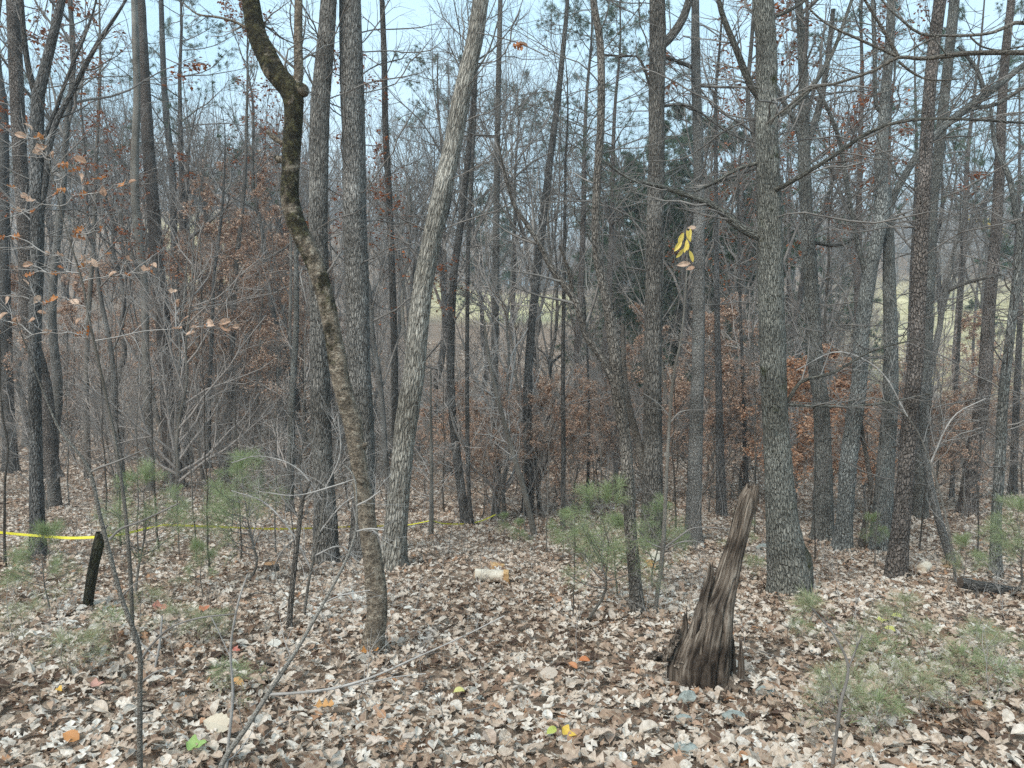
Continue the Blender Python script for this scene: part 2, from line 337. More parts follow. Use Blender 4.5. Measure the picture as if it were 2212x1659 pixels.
def ground_mat():
    m, nt = mat('forest_floor'); t = N_(nt, 'ShaderNodeTexCoord')
    n = N_(nt, 'ShaderNodeTexNoise', Scale=9.0, Detail=8.0, Roughness=.75); nt.links.new(t.outputs['Object'], n.inputs['Vector'])
    r = ramp(nt, [(.3, (.09, .064, .046)), (.5, (.23, .165, .12)), (.68, (.42, .33, .25))]); nt.links.new(n.outputs['Fac'], r.inputs[0])
    v = N_(nt, 'ShaderNodeTexVoronoi', Scale=7.0); nt.links.new(t.outputs['Object'], v.inputs['Vector'])
    c = r.outputs[0]
    a = N_(nt, 'ShaderNodeAttribute', attribute_name='rnd')
    n3 = N_(nt, 'ShaderNodeTexNoise', Scale=.35, Detail=6.0); nt.links.new(t.outputs['Object'], n3.inputs['Vector'])
    g = ramp(nt, [(.35, (.46, .43, .20)), (.65, (.72, .64, .38))]); nt.links.new(n3.outputs['Fac'], g.inputs[0])
    c = mixc(nt, a.outputs['Fac'], c, g.outputs[0])
    finish(nt, c, n.outputs['Fac'], .04, 1, .95); return m
M_GROUND = ground_mat()

# ------------------------------------------------------------------ ground sheet
def axis(lo, hi, near, n):
    u = np.linspace(-1, 1, n); s = np.sinh(u * near) / math.sinh(near)
    return np.where(s < 0, -s * lo, s * hi)
gx = axis(-420, 420, 4.6, 230)
gy = np.concatenate([np.linspace(-60, -3, 20)[:-1], np.linspace(-3, 30, 180)[:-1], 30 + np.geomspace(.3, 860, 110)])
X, Y = np.meshgrid(gx, gy); Z = H(X, Y)
nx, ny = len(gx), len(gy)
ii = (np.arange(ny - 1)[:, None] * nx + np.arange(nx - 1)[None, :]).ravel()
mb = MB()
A_ = X / np.maximum(Y, 1)
win = lambda a, b, e=.03: sstep(a - e, a + e, A_) * (1 - sstep(b - e, b + e, A_))
nzf = .5 + .5 * np.sin(X * .31 + 2 * np.sin(Y * .13)) * np.sin(Y * .21 + X * .05)
field = sstep(74, 82, Y) * (1 - sstep(100, 116, Y)) * np.clip(1.2 * win(-.12, .085) + .7 * win(.12, .26) + .8 * win(-.46, -.37, .02), 0, 1)
field = np.maximum(field, sstep(40, 50, Y) * (1 - sstep(100, 130, Y)) * win(.45, .8, .05) * .8) * (.55 + .45 * nzf)
mb.add(np.stack([X, Y, Z], -1), np.stack([ii, ii + 1, ii + nx + 1, ii + nx], -1), 0, None, field.ravel())
ground = link('ground', mb.mesh('ground', M_GROUND)); tag(ground, kind='structure')

# ------------------------------------------------------------------ leaf shapes
def leaf_mesh(name, kind, seed, mat_, size=1.0):
    g = np.random.default_rng(seed); n = 15; t = np.linspace(0, 1, n)
    body = np.clip((t - .12) / .88, 0, 1)
    if kind == 'white_oak': hw = .25 * np.sin(np.pi * body**.8)**.6 * (.56 + .44 * np.cos(body * 2 * np.pi * 3 + 2.6)) + .01
    elif kind == 'chestnut': hw = .27 * np.sin(np.pi * body**1.25)**.75 * (1 + .09 * np.cos(np.arange(n) * np.pi)) + .008
    elif kind == 'beech': hw = .25 * np.sin(np.pi * body**.95)**.8 + .008
    elif kind == 'red_oak': hw = .32 * np.sin(np.pi * body**.75)**.5 * (.58 + .42 * np.cos(body * 2 * np.pi * 3 + 2.9)) + .016
    else: hw = .3 * np.sin(np.pi * body**.6)**.8 * (.7 + .3 * np.cos(body * 2 * np.pi * 2 + 3)) + .01
    hw = hw * np.clip(body * 12 + .1, 0, 1); hw[0] = .006; hw[1] = max(hw[1], .008); hw[-1] = .004
    fold, curl, tw, wv = g.uniform(.05, .75), g.uniform(-.9, 1.1), g.uniform(-.9, .9), g.uniform(.02, .07)
    bend = g.uniform(-.15, .15)
    V = []; bc = []
    for i in range(n):
        for s in (-1, -.5, 0, .5, 1):
            y = s * hw[i]; x = t[i] - .5
            z = fold * abs(y) + curl * (x * x) * .6 + tw * x * y + wv * math.sin(t[i] * 9 + s * 2 + seed) * abs(s)
            V.append((x, y + bend * x * x, z)); bc.append((t[i], s * .27 * (hw[i] / .27), seed * 1.7))
    V = np.array(V) * size; V[:, 2] -= V[:, 2].min() * .5
    F_ = [(i * 5 + j, i * 5 + j + 1, i * 5 + j + 6, i * 5 + j + 5) for i in range(n - 1) for j in range(4)]
    m = MB(); m.add(V, F_, 0, bc); return m.mesh(name, mat_, smooth=False)
KINDS = ['white_oak', 'chestnut', 'white_oak', 'beech', 'red_oak', 'white_oak', 'red_oak', 'maple', 'chestnut', 'beech', 'white_oak', 'red_oak']
LEAFM = [leaf_mesh('dead_leaf', k, i + 1, M_LITTER) for i, k in enumerate(KINDS)]

def scatter(name, pts, rot, scl, idx, sources, kind='stuff', parent=None):
    me = bpy.data.meshes.new(name); me.vertices.add(len(pts)); me.vertices.foreach_set('co', np.asarray(pts, float).ravel())
    a = me.attributes.new('rot', 'FLOAT_VECTOR', 'POINT'); a.data.foreach_set('vector', np.asarray(rot, float).ravel())
    a = me.attributes.new('scl', 'FLOAT', 'POINT'); a.data.foreach_set('value', np.asarray(scl, float))
    a = me.attributes.new('idx', 'INT', 'POINT'); a.data.foreach_set('value', np.asarray(idx, np.int32))
    o = link(name, me, parent); tag(o, kind=kind)
    ng = bpy.data.node_groups.new(name + '_nodes', 'GeometryNodeTree')
    ng.interface.new_socket('Geometry', in_out='INPUT', socket_type='NodeSocketGeometry'); ng.interface.new_socket('Geometry', in_out='OUTPUT', socket_type='NodeSocketGeometry')
    gi = ng.nodes.new('NodeGroupInput'); go = ng.nodes.new('NodeGroupOutput'); jn = ng.nodes.new('GeometryNodeJoinGeometry')
    def na(n, t):
        x = ng.nodes.new('GeometryNodeInputNamedAttribute'); x.data_type = t; x.inputs['Name'].default_value = n; return x.outputs['Attribute']
    ra, sa, ia = na('rot', 'FLOAT_VECTOR'), na('scl', 'FLOAT'), na('idx', 'INT')
    for k, src in enumerate(sources):
        so = bpy.data.objects.new(name + '_piece', src)
        oi = ng.nodes.new('GeometryNodeObjectInfo'); oi.inputs['Object'].default_value = so; oi.inputs['As Instance'].default_value = True
        cp = ng.nodes.new('FunctionNodeCompare'); cp.data_type = 'INT'; cp.operation = 'EQUAL'
        ints = [s for s in cp.inputs if s.type == 'INT' and s.enabled]
        ng.links.new(ia, ints[0]); ints[1].default_value = k
        ip = ng.nodes.new('GeometryNodeInstanceOnPoints')
        ng.links.new(gi.outputs[0], ip.inputs['Points']); ng.links.new(cp.outputs[0], ip.inputs['Selection']); ng.links.new(oi.outputs['Geometry'], ip.inputs['Instance'])
        ng.links.new(ra, ip.inputs['Rotation']); ng.links.new(sa, ip.inputs['Scale']); ng.links.new(ip.outputs[0], jn.inputs[0])
    ng.links.new(jn.outputs[0], go.inputs[0])
    md = o.modifiers.new('scatter', 'NODES'); md.node_group = ng
    return o

def wedge(y0, y1, dens, margin=1.22):
    a = .69 * margin; n = int(dens * a * (y1 * y1 - y0 * y0)) + 1
    y = np.sqrt(rng.uniform(y0 * y0, y1 * y1, n)); x = rng.uniform(-1, 1, n) * y * a
    return x, y
def litter():
    Xs, Ys, S, O = [], [], [], []
    for y0, y1, dens, s0, s1 in ((1.6, 4.5, 560, .045, .125), (4.5, 8, 460, .045, .12), (8, 15, 290, .05, .115), (15, 26, 95, .08, .17), (26, 44, 34, .12, .26), (44, 66, 11, .2, .4)):
        x, y = wedge(y0, y1, dens); Xs.append(x); Ys.append(y); S.append(rng.uniform(s0, s1, len(x)) ** 1.0); O.append(rng.uniform(0, .05, len(x)))
    # margins beside the camera
    x = rng.uniform(-4, 4, 3000); y = rng.uniform(-1.5, 1.6, 3000); Xs.append(x); Ys.append(y); S.append(rng.uniform(.06, .13, 3000)); O.append(rng.uniform(0, .04, 3000))
    x, y, s, o = map(np.concatenate, (Xs, Ys, S, O))
    return x, y, s, o
lx, ly, ls, lo = litter()
lz = H(lx, ly) + lo + .012
sl = np.arctan2(H(lx, ly + .3) - H(lx, ly - .3), .6)
nl = len(lx)
lrot = np.stack([rng.normal(0, .30, nl) + sl, rng.normal(0, .30, nl), rng.uniform(0, 6.28, nl)], -1)
flip = rng.random(nl) < .35; lrot[flip, 0] += math.pi
lpt = np.stack([lx, ly, lz], -1); lidx = rng.integers(0, len(LEAFM), nl)
# the 300 leaves that show largest lie on top as objects of their own
dist = np.linalg.norm(lpt - EYE, axis=1); ss = ls / dist
vis = (ly > 2.35) & (ly < 4.6) & (np.abs(lx) < .68 * ly) & (lo > .03)
cand = np.where(vis)[0]; cand = cand[np.argsort(-ss[cand])][:290]
keep = np.ones(nl, bool); keep[cand] = False
for i in cand:
    o = link('leaf', LEAFM[lidx[i]], ground, (lx[i], ly[i], lz[i] + .006))
    o.rotation_euler = tuple(lrot[i]); q = ls[i] * 1.12; o.scale = (q, q, q)


# ------------------------------------------------------------------ bare tree generator (used near and far)
def crown_of(P, R, Lb, g, n1, n2, n3, n4, t0=.35, up1=.10, sides=(5, 4, 3, 3), lean=(.45, 1.15), t1=.98):
    P1, R1, L1 = grow(P, R, Lb, n1, t0, t1, lean, 8, .14, up1, .55, .006, g=g)
    out = [(P1, R1, sides[0])]
    P2, R2, L2 = grow(P1, R1, L1 * .5, n2, .2, .97, (.35, 1.0), 6, .16, .05, .6, .003, g=g); out.append((P2, R2, sides[1]))
    P3, R3, L3 = grow(P2, R2, L2 * .5, n3, .15, .97, (.35, 1.0), 5, .18, .03, .65, .002, g=g); out.append((P3, R3, sides[2]))
    if n4:
        P4, R4, L4 = grow(P3, R3, L3 * .5, n4, .1, .95, (.4, 1.1), 3, .2, .02, .7, .0015, g=g); out.append((P4, R4, sides[3]))
    return out
def variant(seed, h, r, bmat, tmat, n=(16, 6, 5, 3), t0=.35, Lb=.3, name='tree', leaf=None, nleaf=0, lsize=.07, twr=1.0, lean=(.45, 1.15), up1=.10, top=1.0):
    g = np.random.default_rng(seed)
    k = 12; z = np.linspace(0, h * top, k); wob = np.cumsum(g.normal(0, .10 + .08 * (top < 1), (k, 2)), 0) * h / 14; wob[0] = 0
    P = np.concatenate([wob, z[:, None]], 1); tt = z / h
    R = r * (1 - (.82 if top == 1 else .55) * tt / top) ; R[-1] = r * .12
    Pt, Rt = catmull(P, R, 26); Rt = Rt * (1 + .5 * np.exp(-np.linspace(0, h, 26) / .35))
    Pt[0, 2] -= .15
    m = MB(); v, f, bc = tubes(Pt[None], Rt[None], 10); m.add(v, f, 0, bc)
    trunk = m.mesh(name + '_trunk', bmat)
    m = MB(); layers = crown_of(Pt[None], Rt[None], np.array([h * Lb]), g, *n, t0=t0, lean=lean, up1=up1)
    for P_l, R_l, s in layers:
        v, f, bc = tubes(P_l, R_l * twr, s); m.add(v, f, 0, bc)
    crown = m.mesh(name + '_crown', tmat)
    lm = None
    if leaf is not None:
        Pl = layers[-1][0]; idx = g.integers(0, len(Pl), nleaf); tq = g.uniform(.1, 1, nleaf)[:, None]
        pos = Pl[idx, 0] * (1 - tq) + Pl[idx, -1] * tq + g.normal(0, .03, (nleaf, 3))
        m = MB(); v, f, rn = leafquads(pos, lsize, g, .42, .2); m.add(v, f, 0, None, rn); lm = m.mesh(name + '_leaves', leaf, smooth=False)
    return trunk, crown, lm
def joined(parts):
    m = MB()
    out = []
    for me in parts[:2]:
        n = len(me.vertices); v = np.empty(n * 3); me.vertices.foreach_get('co', v); q = np.empty(len(me.loops), int); me.loops.foreach_get('vertex_index', q)
        b = np.empty(n * 3); me.attributes['bc'].data.foreach_get('vector', b); m.add(v.reshape(-1, 3), q.reshape(-1, 4), len(out), b.reshape(-1, 3)); out.append(me.materials[0])
    return m.mesh('far_tree', out)
def place(name, parts, loc, rz, s, label, cat, group=None):
    e = empty(name, loc, label, cat, group, rz); e.scale = s if isinstance(s, tuple) else (s, s, s)
    for pn, me in zip(('trunk', 'crown', 'leaves'), parts):
        if me is None: continue
        o = link(pn, me, e)
        if pn == 'leaves': o['kind'] = 'stuff'
    return e
BARE = [variant(100, 15, .13, B_GREY, M_TWIG, (15, 6, 5, 3), .38, .27), variant(101, 17, .17, B_DARK, M_TWIG, (17, 6, 5, 3), .42, .25),
        variant(102, 13, .085, B_BROWN, M_TWIG, (14, 6, 4, 3), .30, .26), variant(103, 18, .19, B_OAK, M_TWIG, (18, 6, 5, 3), .35, .3),
        variant(104, 11, .065, B_SMOOTH, M_TWIG, (15, 5, 5, 3), .22, .28), variant(105, 16, .14, B_TEAL, M_TWIG, (16, 6, 5, 3), .45, .24)]
SPREAD = [variant(110, 13, .12, B_GREY, M_TWIG, (11, 9, 6, 3), .45, .5, lean=(.3, .85), up1=.03, top=.6), variant(111, 15, .14, B_DARK, M_TWIG, (10, 9, 6, 3), .40, .52, lean=(.25, .9), up1=.04, top=.55),
          variant(112, 10, .07, B_SMOOTH, M_TWIG, (10, 8, 6, 3), .3, .5, lean=(.3, .8), up1=.04, top=.6)]
FARV = [variant(120 + i, hh, rr, bm, M_TWIGF, (15, 6, 5, 2), .2, .33, twr=2.0) for i, (hh, rr, bm) in enumerate([(13, .15, B_GREY), (12, .12, B_SMOOTH), (15, .18, B_GREY), (11, .12, B_OAK)])]
BEECH = [variant(140, 5.5, .035, B_SMOOTH, M_TWIG, (26, 6, 3, 0), .12, .36, leaf=M_BEECH, nleaf=6500, lsize=.075),
         variant(141, 8, .05, B_SMOOTH, M_TWIG, (30, 6, 4, 0), .15, .32, leaf=M_BEECH, nleaf=9000, lsize=.08),
         variant(142, 3.2, .02, B_SMOOTH, M_TWIG, (20, 5, 3, 0), .08, .42, leaf=M_ORANGE, nleaf=3600, lsize=.075)]
OAKL = variant(143, 12, .09, B_GREY, M_TWIG, (15, 6, 5, 2), .3, .3, leaf=M_OAKRED, nleaf=1500, lsize=.10)
SHRUB = [variant(150 + i, hh, .018, B_SMOOTH, mt, (18, 5, 4, 0), .05, .5) for i, (hh, mt) in enumerate([(2.2, M_TWIG), (3.2, M_TWIG), (4.2, M_TWIG)])]

# pines ------------------------------------------------------------
def tall_pine(seed, h, r, nb=34, t0=.5, Lb=.2, need=20000, nl=.17, nw=.0045, lumps=True):
    g = np.random.default_rng(seed); k = 10; z = np.linspace(0, h, k); wob = np.cumsum(g.normal(0, .06, (k, 2)), 0) * h / 14; wob[0] = 0
    Pt, Rt = catmull(np.concatenate([wob, z[:, None]], 1), r * (1 - .85 * z / h), 24); Pt[0, 2] -= .15
    m = MB(); v, f, bc = tubes(Pt[None], Rt[None], 10); m.add(v, f, 0, bc); tr = m.mesh('pine_trunk', B_PINE)
    P1, R1, L1 = grow(Pt[None], Rt[None], np.array([h * Lb]), nb, t0, .99, (1.1, 1.6), 7, .12, .04, .4, .008, g=g)
    P2, R2, L2 = grow(P1, R1, L1 * .4, 7, .35, .98, (.4, 1.0), 4, .15, .08, .5, .005, g=g)
    m = MB()
    for a, b, s in ((P1, R1, 5), (P2, R2, 3)): v, f, bc = tubes(a, b, s); m.add(v, f, 0, bc)
    cr_ = m.mesh('pine_crown', M_TWIG)
    idx = g.integers(0, len(P2), need); tq = np.round(g.uniform(.3, 1, need) * 3)[:, None] / 3
    pos = P2[idx, 0] * (1 - tq) + P2[idx, -1] * tq; dr = nrm(P2[idx, -1] - P2[idx, 0])
    m = MB(); v, f, rn = needles(pos, dr, nl, nw, .8, g, .25); m.add(v, f, 0, None, rn)
    return tr, cr_, m.mesh('pine_needles', M_NEEDD, smooth=False)
PINE = [tall_pine(160, 17, .17, need=22000), tall_pine(161, 13, .16, 54, .12, .30, 46000, .28, .013)]
def young_pine(seed, h, n, mt, nl=.095, nw=.0009, spread=.4, Lr=.42):
    g = np.random.default_rng(seed); k = 6; z = np.linspace(0, h, k); P = np.concatenate([np.cumsum(g.normal(0, .03, (k, 2)), 0) * h, z[:, None]], 1); P[0, :2] = 0
    Pt, Rt = catmull(P, .011 * h * (1.1 - z / h), 12)
    P1, R1, L1 = grow(Pt[None], Rt[None], np.array([h * Lr]), int(16 + 8 * h), .25, .97, (.8, 1.3), 6, .1, .06, .6, .002, g=g)
    P2, R2, L2 = grow(P1, R1, L1 * .45, 3, .3, .9, (.5, .9), 4, .1, .06, .7, .0015, g=g)
    m = MB(); v, f, bc = tubes(Pt[None], Rt[None], 7); m.add(v, f, 0, bc); tr = m.mesh('young_pine_stem', B_SMOOTH)
    m = MB()
    for a, b, s in ((P1, R1, 4), (P2, R2, 3)): v, f, bc = tubes(a, b, s); m.add(v, f, 0, bc)
    cr_ = m.mesh('young_pine_branches', M_TWIG)
    pos, dr = [], []
    for PP, q in ((P1, .45), (P2, .55)):
        nn = int(n * q); idx = g.integers(0, len(PP), nn); tq = g.uniform(.45, 1, nn) * (PP.shape[1] - 1); i = np.minimum(tq.astype(int), PP.shape[1] - 2); fr = (tq - i)[:, None]
        pos.append(PP[idx, i] * (1 - fr) + PP[idx, i + 1] * fr); dr.append(nrm(PP[idx, i + 1] - PP[idx, i]))
    nn = n // 10; pos.append(np.repeat(Pt[-1][None], nn, 0) - np.array([0, 0, 1]) * g.uniform(0, h * .12, (nn, 1))); dr.append(np.tile([0, 0, 1.], (nn, 1)))
    m = MB(); v, f, rn = needles(np.concatenate(pos), np.concatenate(dr), nl, nw, spread, g); m.add(v, f, 0, None, rn)
    return tr, cr_, m.mesh('young_pine_needles', mt, smooth=False)
YP = [young_pine(170, 1.1, 4200, M_NEED, .13, .0008, .6), young_pine(171, .8, 3400, M_NEED, .12, .0008, .6), young_pine(172, .26, 620, M_NEEDY, .085, .0008, .6, .8), young_pine(173, .22, 560, M_NEED, .085, .0008, .6, .8)]
def place_pine(k, px, py, s, label, group=None, name='young_pine', p=None):
    p = hit(px, py) if p is None else p; e = empty(name, tuple(p), label, 'pine' if k < 2 else 'seedling', group, rng.uniform(0, 6.28)); e.scale = (s, s, s)
    for pn, me in zip(('stem', 'branches', 'needles'), YP[k]):
        o = link(pn, me, e)
        if pn in ('needles', 'branches'): o['kind'] = 'stuff'
    return e

# ------------------------------------------------------------------ traced trees
def px_path(path, D, dy=0.0, base=None):
    """screen path bottom-to-top -> 3D points and radii in a plane at distance D leaning by dy metres"""
    n = len(path); P = []; Rr = []
    for i, (x, y, wd) in enumerate(path):
        YY = D + dy * i / max(1, n - 1); d = ray(x, y); t = YY / d[1]; P.append(EYE + d * t); Rr.append(wd / F * t / 2)
    return np.array(P), np.array(Rr)
def trunk_mesh(P, R, bmat, hi, flare=.4, furrow=.03, seed=0, name='trunk', lump=0):
    g = np.random.default_rng(seed); L = np.linalg.norm(np.diff(P, axis=0), axis=1).sum()
    n = int(np.clip(L / (.05 if hi else .12), 12, 260)); Pt, Rt = catmull(P, R, n)
    sides = 44 if hi else 14
    s = np.linspace(0, L, n); fl = 1 + flare * np.exp(-s / .16) ; Rt = Rt * fl
    # small swellings along the stem
    for _ in range(int(L * 1.2)):
        c = g.uniform(0, L); Rt = Rt * (1 + g.uniform(-.035, .06) * np.exp(-((s - c) / g.uniform(.06, .25))**2))
    v, f, bc = tubes(Pt[None], Rt[None], sides)
    v = v.reshape(n, sides, 3); a = np.arange(sides) / sides * 2 * np.pi
    ctr = Pt[:, None, :]; rel = v - ctr
    ph = g.uniform(0, 6.28, 6)
    disp = .022 * np.sin(3 * a[None] + ph[0] + s[:, None] * .9) + .018 * np.sin(5 * a[None] + ph[1] - s[:, None] * 1.7)
    disp = disp + .34 * flare * np.exp(-s / .22)[:, None] * np.sin(5 * a[None] + ph[2]) 
    if lump:
        for _ in range(int(L * 9)):
            c, aa, sg, am = g.uniform(0, L), g.uniform(0, 6.28), g.uniform(.03, .11), g.uniform(-.4, 1) * lump
            da = np.angle(np.exp(1j * (a - aa)))[None]; disp = disp + am * np.exp(-((s[:, None] - c) / sg)**2 - (da / g.uniform(.4, .9))**2)
    if hi:
        wv = np.sin(s[:, None] * 11 + ph[3] + 2 * np.sin(2 * a[None] + ph[4])) * .35
        disp = disp + furrow * (np.abs(np.sin(8.5 * a[None] + wv * 2 + ph[5])) - .6) + g.normal(0, furrow * .33, (n, sides))
    v = ctr + rel * (1 + disp)[..., None]
    m = MB(); m.add(v.reshape(-1, 3), f, 0, bc)
    m.add(np.concatenate([v[-1], Pt[-1:] ]), [(i, (i + 1) % sides, sides) for i in range(sides)], 0)
    return m.mesh(name, bmat), Pt, Rt
def traced(name, label, path, bmat, cat='tree', limbs=(), group=None, D=None, dy=0, ext=0, n_side=0, side_len=1.0, crown=(8, 5, 4, 2), flare=.62, leaves=None, hi=None, tm=None, t_side=(.25, .95), n_up=True, furrow=.03, seed=None, under=.12, lump=0):
    """path: list (x, y, w) from the top down to the base on the ground"""
    path = list(path)[::-1]; bx, by, bw = path[0]
    seed = seed if seed is not None else int(abs(bx * 7 + by)) % 9999
    b = hit(bx, by) if D is None else None
    Dd = b[1] if D is None else D
    P, R = px_path(path, Dd, dy)
    g = np.random.default_rng(seed)
    if ext:
        dlast = nrm(P[-1] - P[-2]); dlast = nrm(dlast * .7 + np.array([0, 0, .3])); p, r = P[-1], R[-1]; k = 5; ex = []; er = []
        for i in range(k):
            p = p + dlast * ext / k; dlast = nrm(dlast + g.normal(0, .07, 3) + np.array([0, 0, .05])); ex.append(p); er.append(r * (1 - .88 * (i + 1) / k))
        P = np.concatenate([P, ex]); R = np.concatenate([R, er])
    gz = H(P[0][0], P[0][1]); P = np.concatenate([[[P[0][0], P[0][1], min(P[0][2], gz) - under]], P]) if P[0][2] - gz < .4 else P
    if len(R) < len(P): R = np.concatenate([[R[0] * 1.05], R])
    origin = P[0].copy(); origin[2] = H(origin[0], origin[1])
    hi = (bw > 30) if hi is None else hi
    e = empty(name, tuple(origin), label, cat, group)
    me, Pt, Rt = trunk_mesh(P - origin, R, bmat, hi, flare, furrow, seed, lump=lump); link('trunk', me, e)
    twm = tm or M_TWIG
    for li, lb in enumerate(limbs):
        ldy = 0
        if isinstance(lb, tuple) and isinstance(lb[0], (int, float)): ldy, lb = lb
        Pl, Rl = px_path(lb, Dd + dy * .5 if not isinstance(ldy, tuple) else ldy[0], ldy if not isinstance(ldy, tuple) else ldy[1]); Pl = Pl - origin
        # root the limb in the trunk
        j = np.argmin(np.linalg.norm(Pt - Pl[0], axis=1))
        if np.linalg.norm(Pt[j] - Pl[0]) < .8 + 2 * Rt[j] and lb[0][2] > 2: Pl = np.concatenate([[Pt[j] * .75 + Pl[0] * .25], Pl[1:]]) if np.linalg.norm(Pt[j] - Pl[0]) < Rt[j] * 3 else Pl
        m = MB(); n = max(10, 3 * len(Pl)); Pc, Rc = catmull(Pl, Rl, n); v, f, bc = tubes(Pc[None], Rc[None], 10 if lb[0][2] > 8 else 6); m.add(v, f, 0, bc)
        link('limb', m.mesh('limb', bmat if lb[0][2] > 7 else twm), e)
        Lm = np.linalg.norm(np.diff(Pc, axis=0), axis=1).sum()
        if lb[0][2] > 3:
            m = MB(); P2, R2, L2 = grow(Pc[None], Rc[None], np.array([min(1.1, Lm * .45)]), 9, .15, .98, (.4, 1.0), 6, .15, .04, .5, .002, g=g); v, f, bc = tubes(P2, R2, 3); m.add(v, f, 0, bc)
            P3, R3, L3 = grow(P2, R2, L2 * .5, 4, .15, .95, (.4, 1.0), 4, .18, .02, .6, .0015, g=g); v, f, bc = tubes(P3, R3, 3); m.add(v, f, 0, bc)
            o = link('twigs', m.mesh('twigs', twm), e); o['kind'] = 'stuff'
    lay = []
    if n_side:
        P1, R1, L1 = grow(Pt[None], Rt[None], np.array([side_len * 1.15]), int(n_side * 1.7), t_side[0], t_side[1], (.9, 1.5), 9, .2, .03, .25, .0015, g=g); R1 = np.minimum(R1, .0085)
        P2, R2, L2 = grow(P1, R1, L1 * .5, 5, .15, .95, (.4, 1.0), 6, .2, .02, .55, .0012, g=g); lay += [(P1, R1, 4), (P2, R2, 3)]
        P3, R3, L3 = grow(P2, R2, L2 * .5, 3, .15, .95, (.4, 1.0), 4, .18, .02, .6, .0012, g=g); lay += [(P3, R3, 3)]
    if ext and crown:
        L = np.linalg.norm(np.diff(Pt, axis=0), axis=1).sum(); t0 = max(.2, 1 - ext / L)
        lay += crown_of(Pt[None], Rt[None], np.array([min(4.5, ext * .45)]), g, *crown, t0=t0)
    if lay:
        m = MB()
        for a, b2, s in lay: v, f, bc = tubes(a, b2, s); m.add(v, f, 0, bc)
        link('crown', m.mesh('crown', twm), e)
    if leaves:
        mt, cnt, sz, box = leaves
        a = lay[-1][0]
        idx = g.integers(0, len(a), cnt * 3); tq = g.uniform(.2, 1, cnt * 3)[:, None]; pos = a[idx, 0] * (1 - tq) + a[idx, -1] * tq
        wp = pos + origin; 
        if box is not None:
            dd = wp - EYE; fw = dd[:, 1] * math.cos(P_) - dd[:, 2] * math.sin(P_); uu = dd[:, 1] * math.sin(P_) + dd[:, 2] * math.cos(P_)
            sx_ = CX + F * dd[:, 0] / fw; sy_ = CY - F * uu / fw
            ok = (sx_ > box[0]) & (sx_ < box[2]) & (sy_ > box[1]) & (sy_ < box[3]); pos = pos[ok]
        pos = pos[:cnt]
        if len(pos):
            m = MB(); v, f, rn = leafquads(pos, sz, g, .5, .3); m.add(v, f, 0, None, rn); o = link('leaves', m.mesh('leaves', mt, smooth=False), e); o['kind'] = 'stuff'
    return e
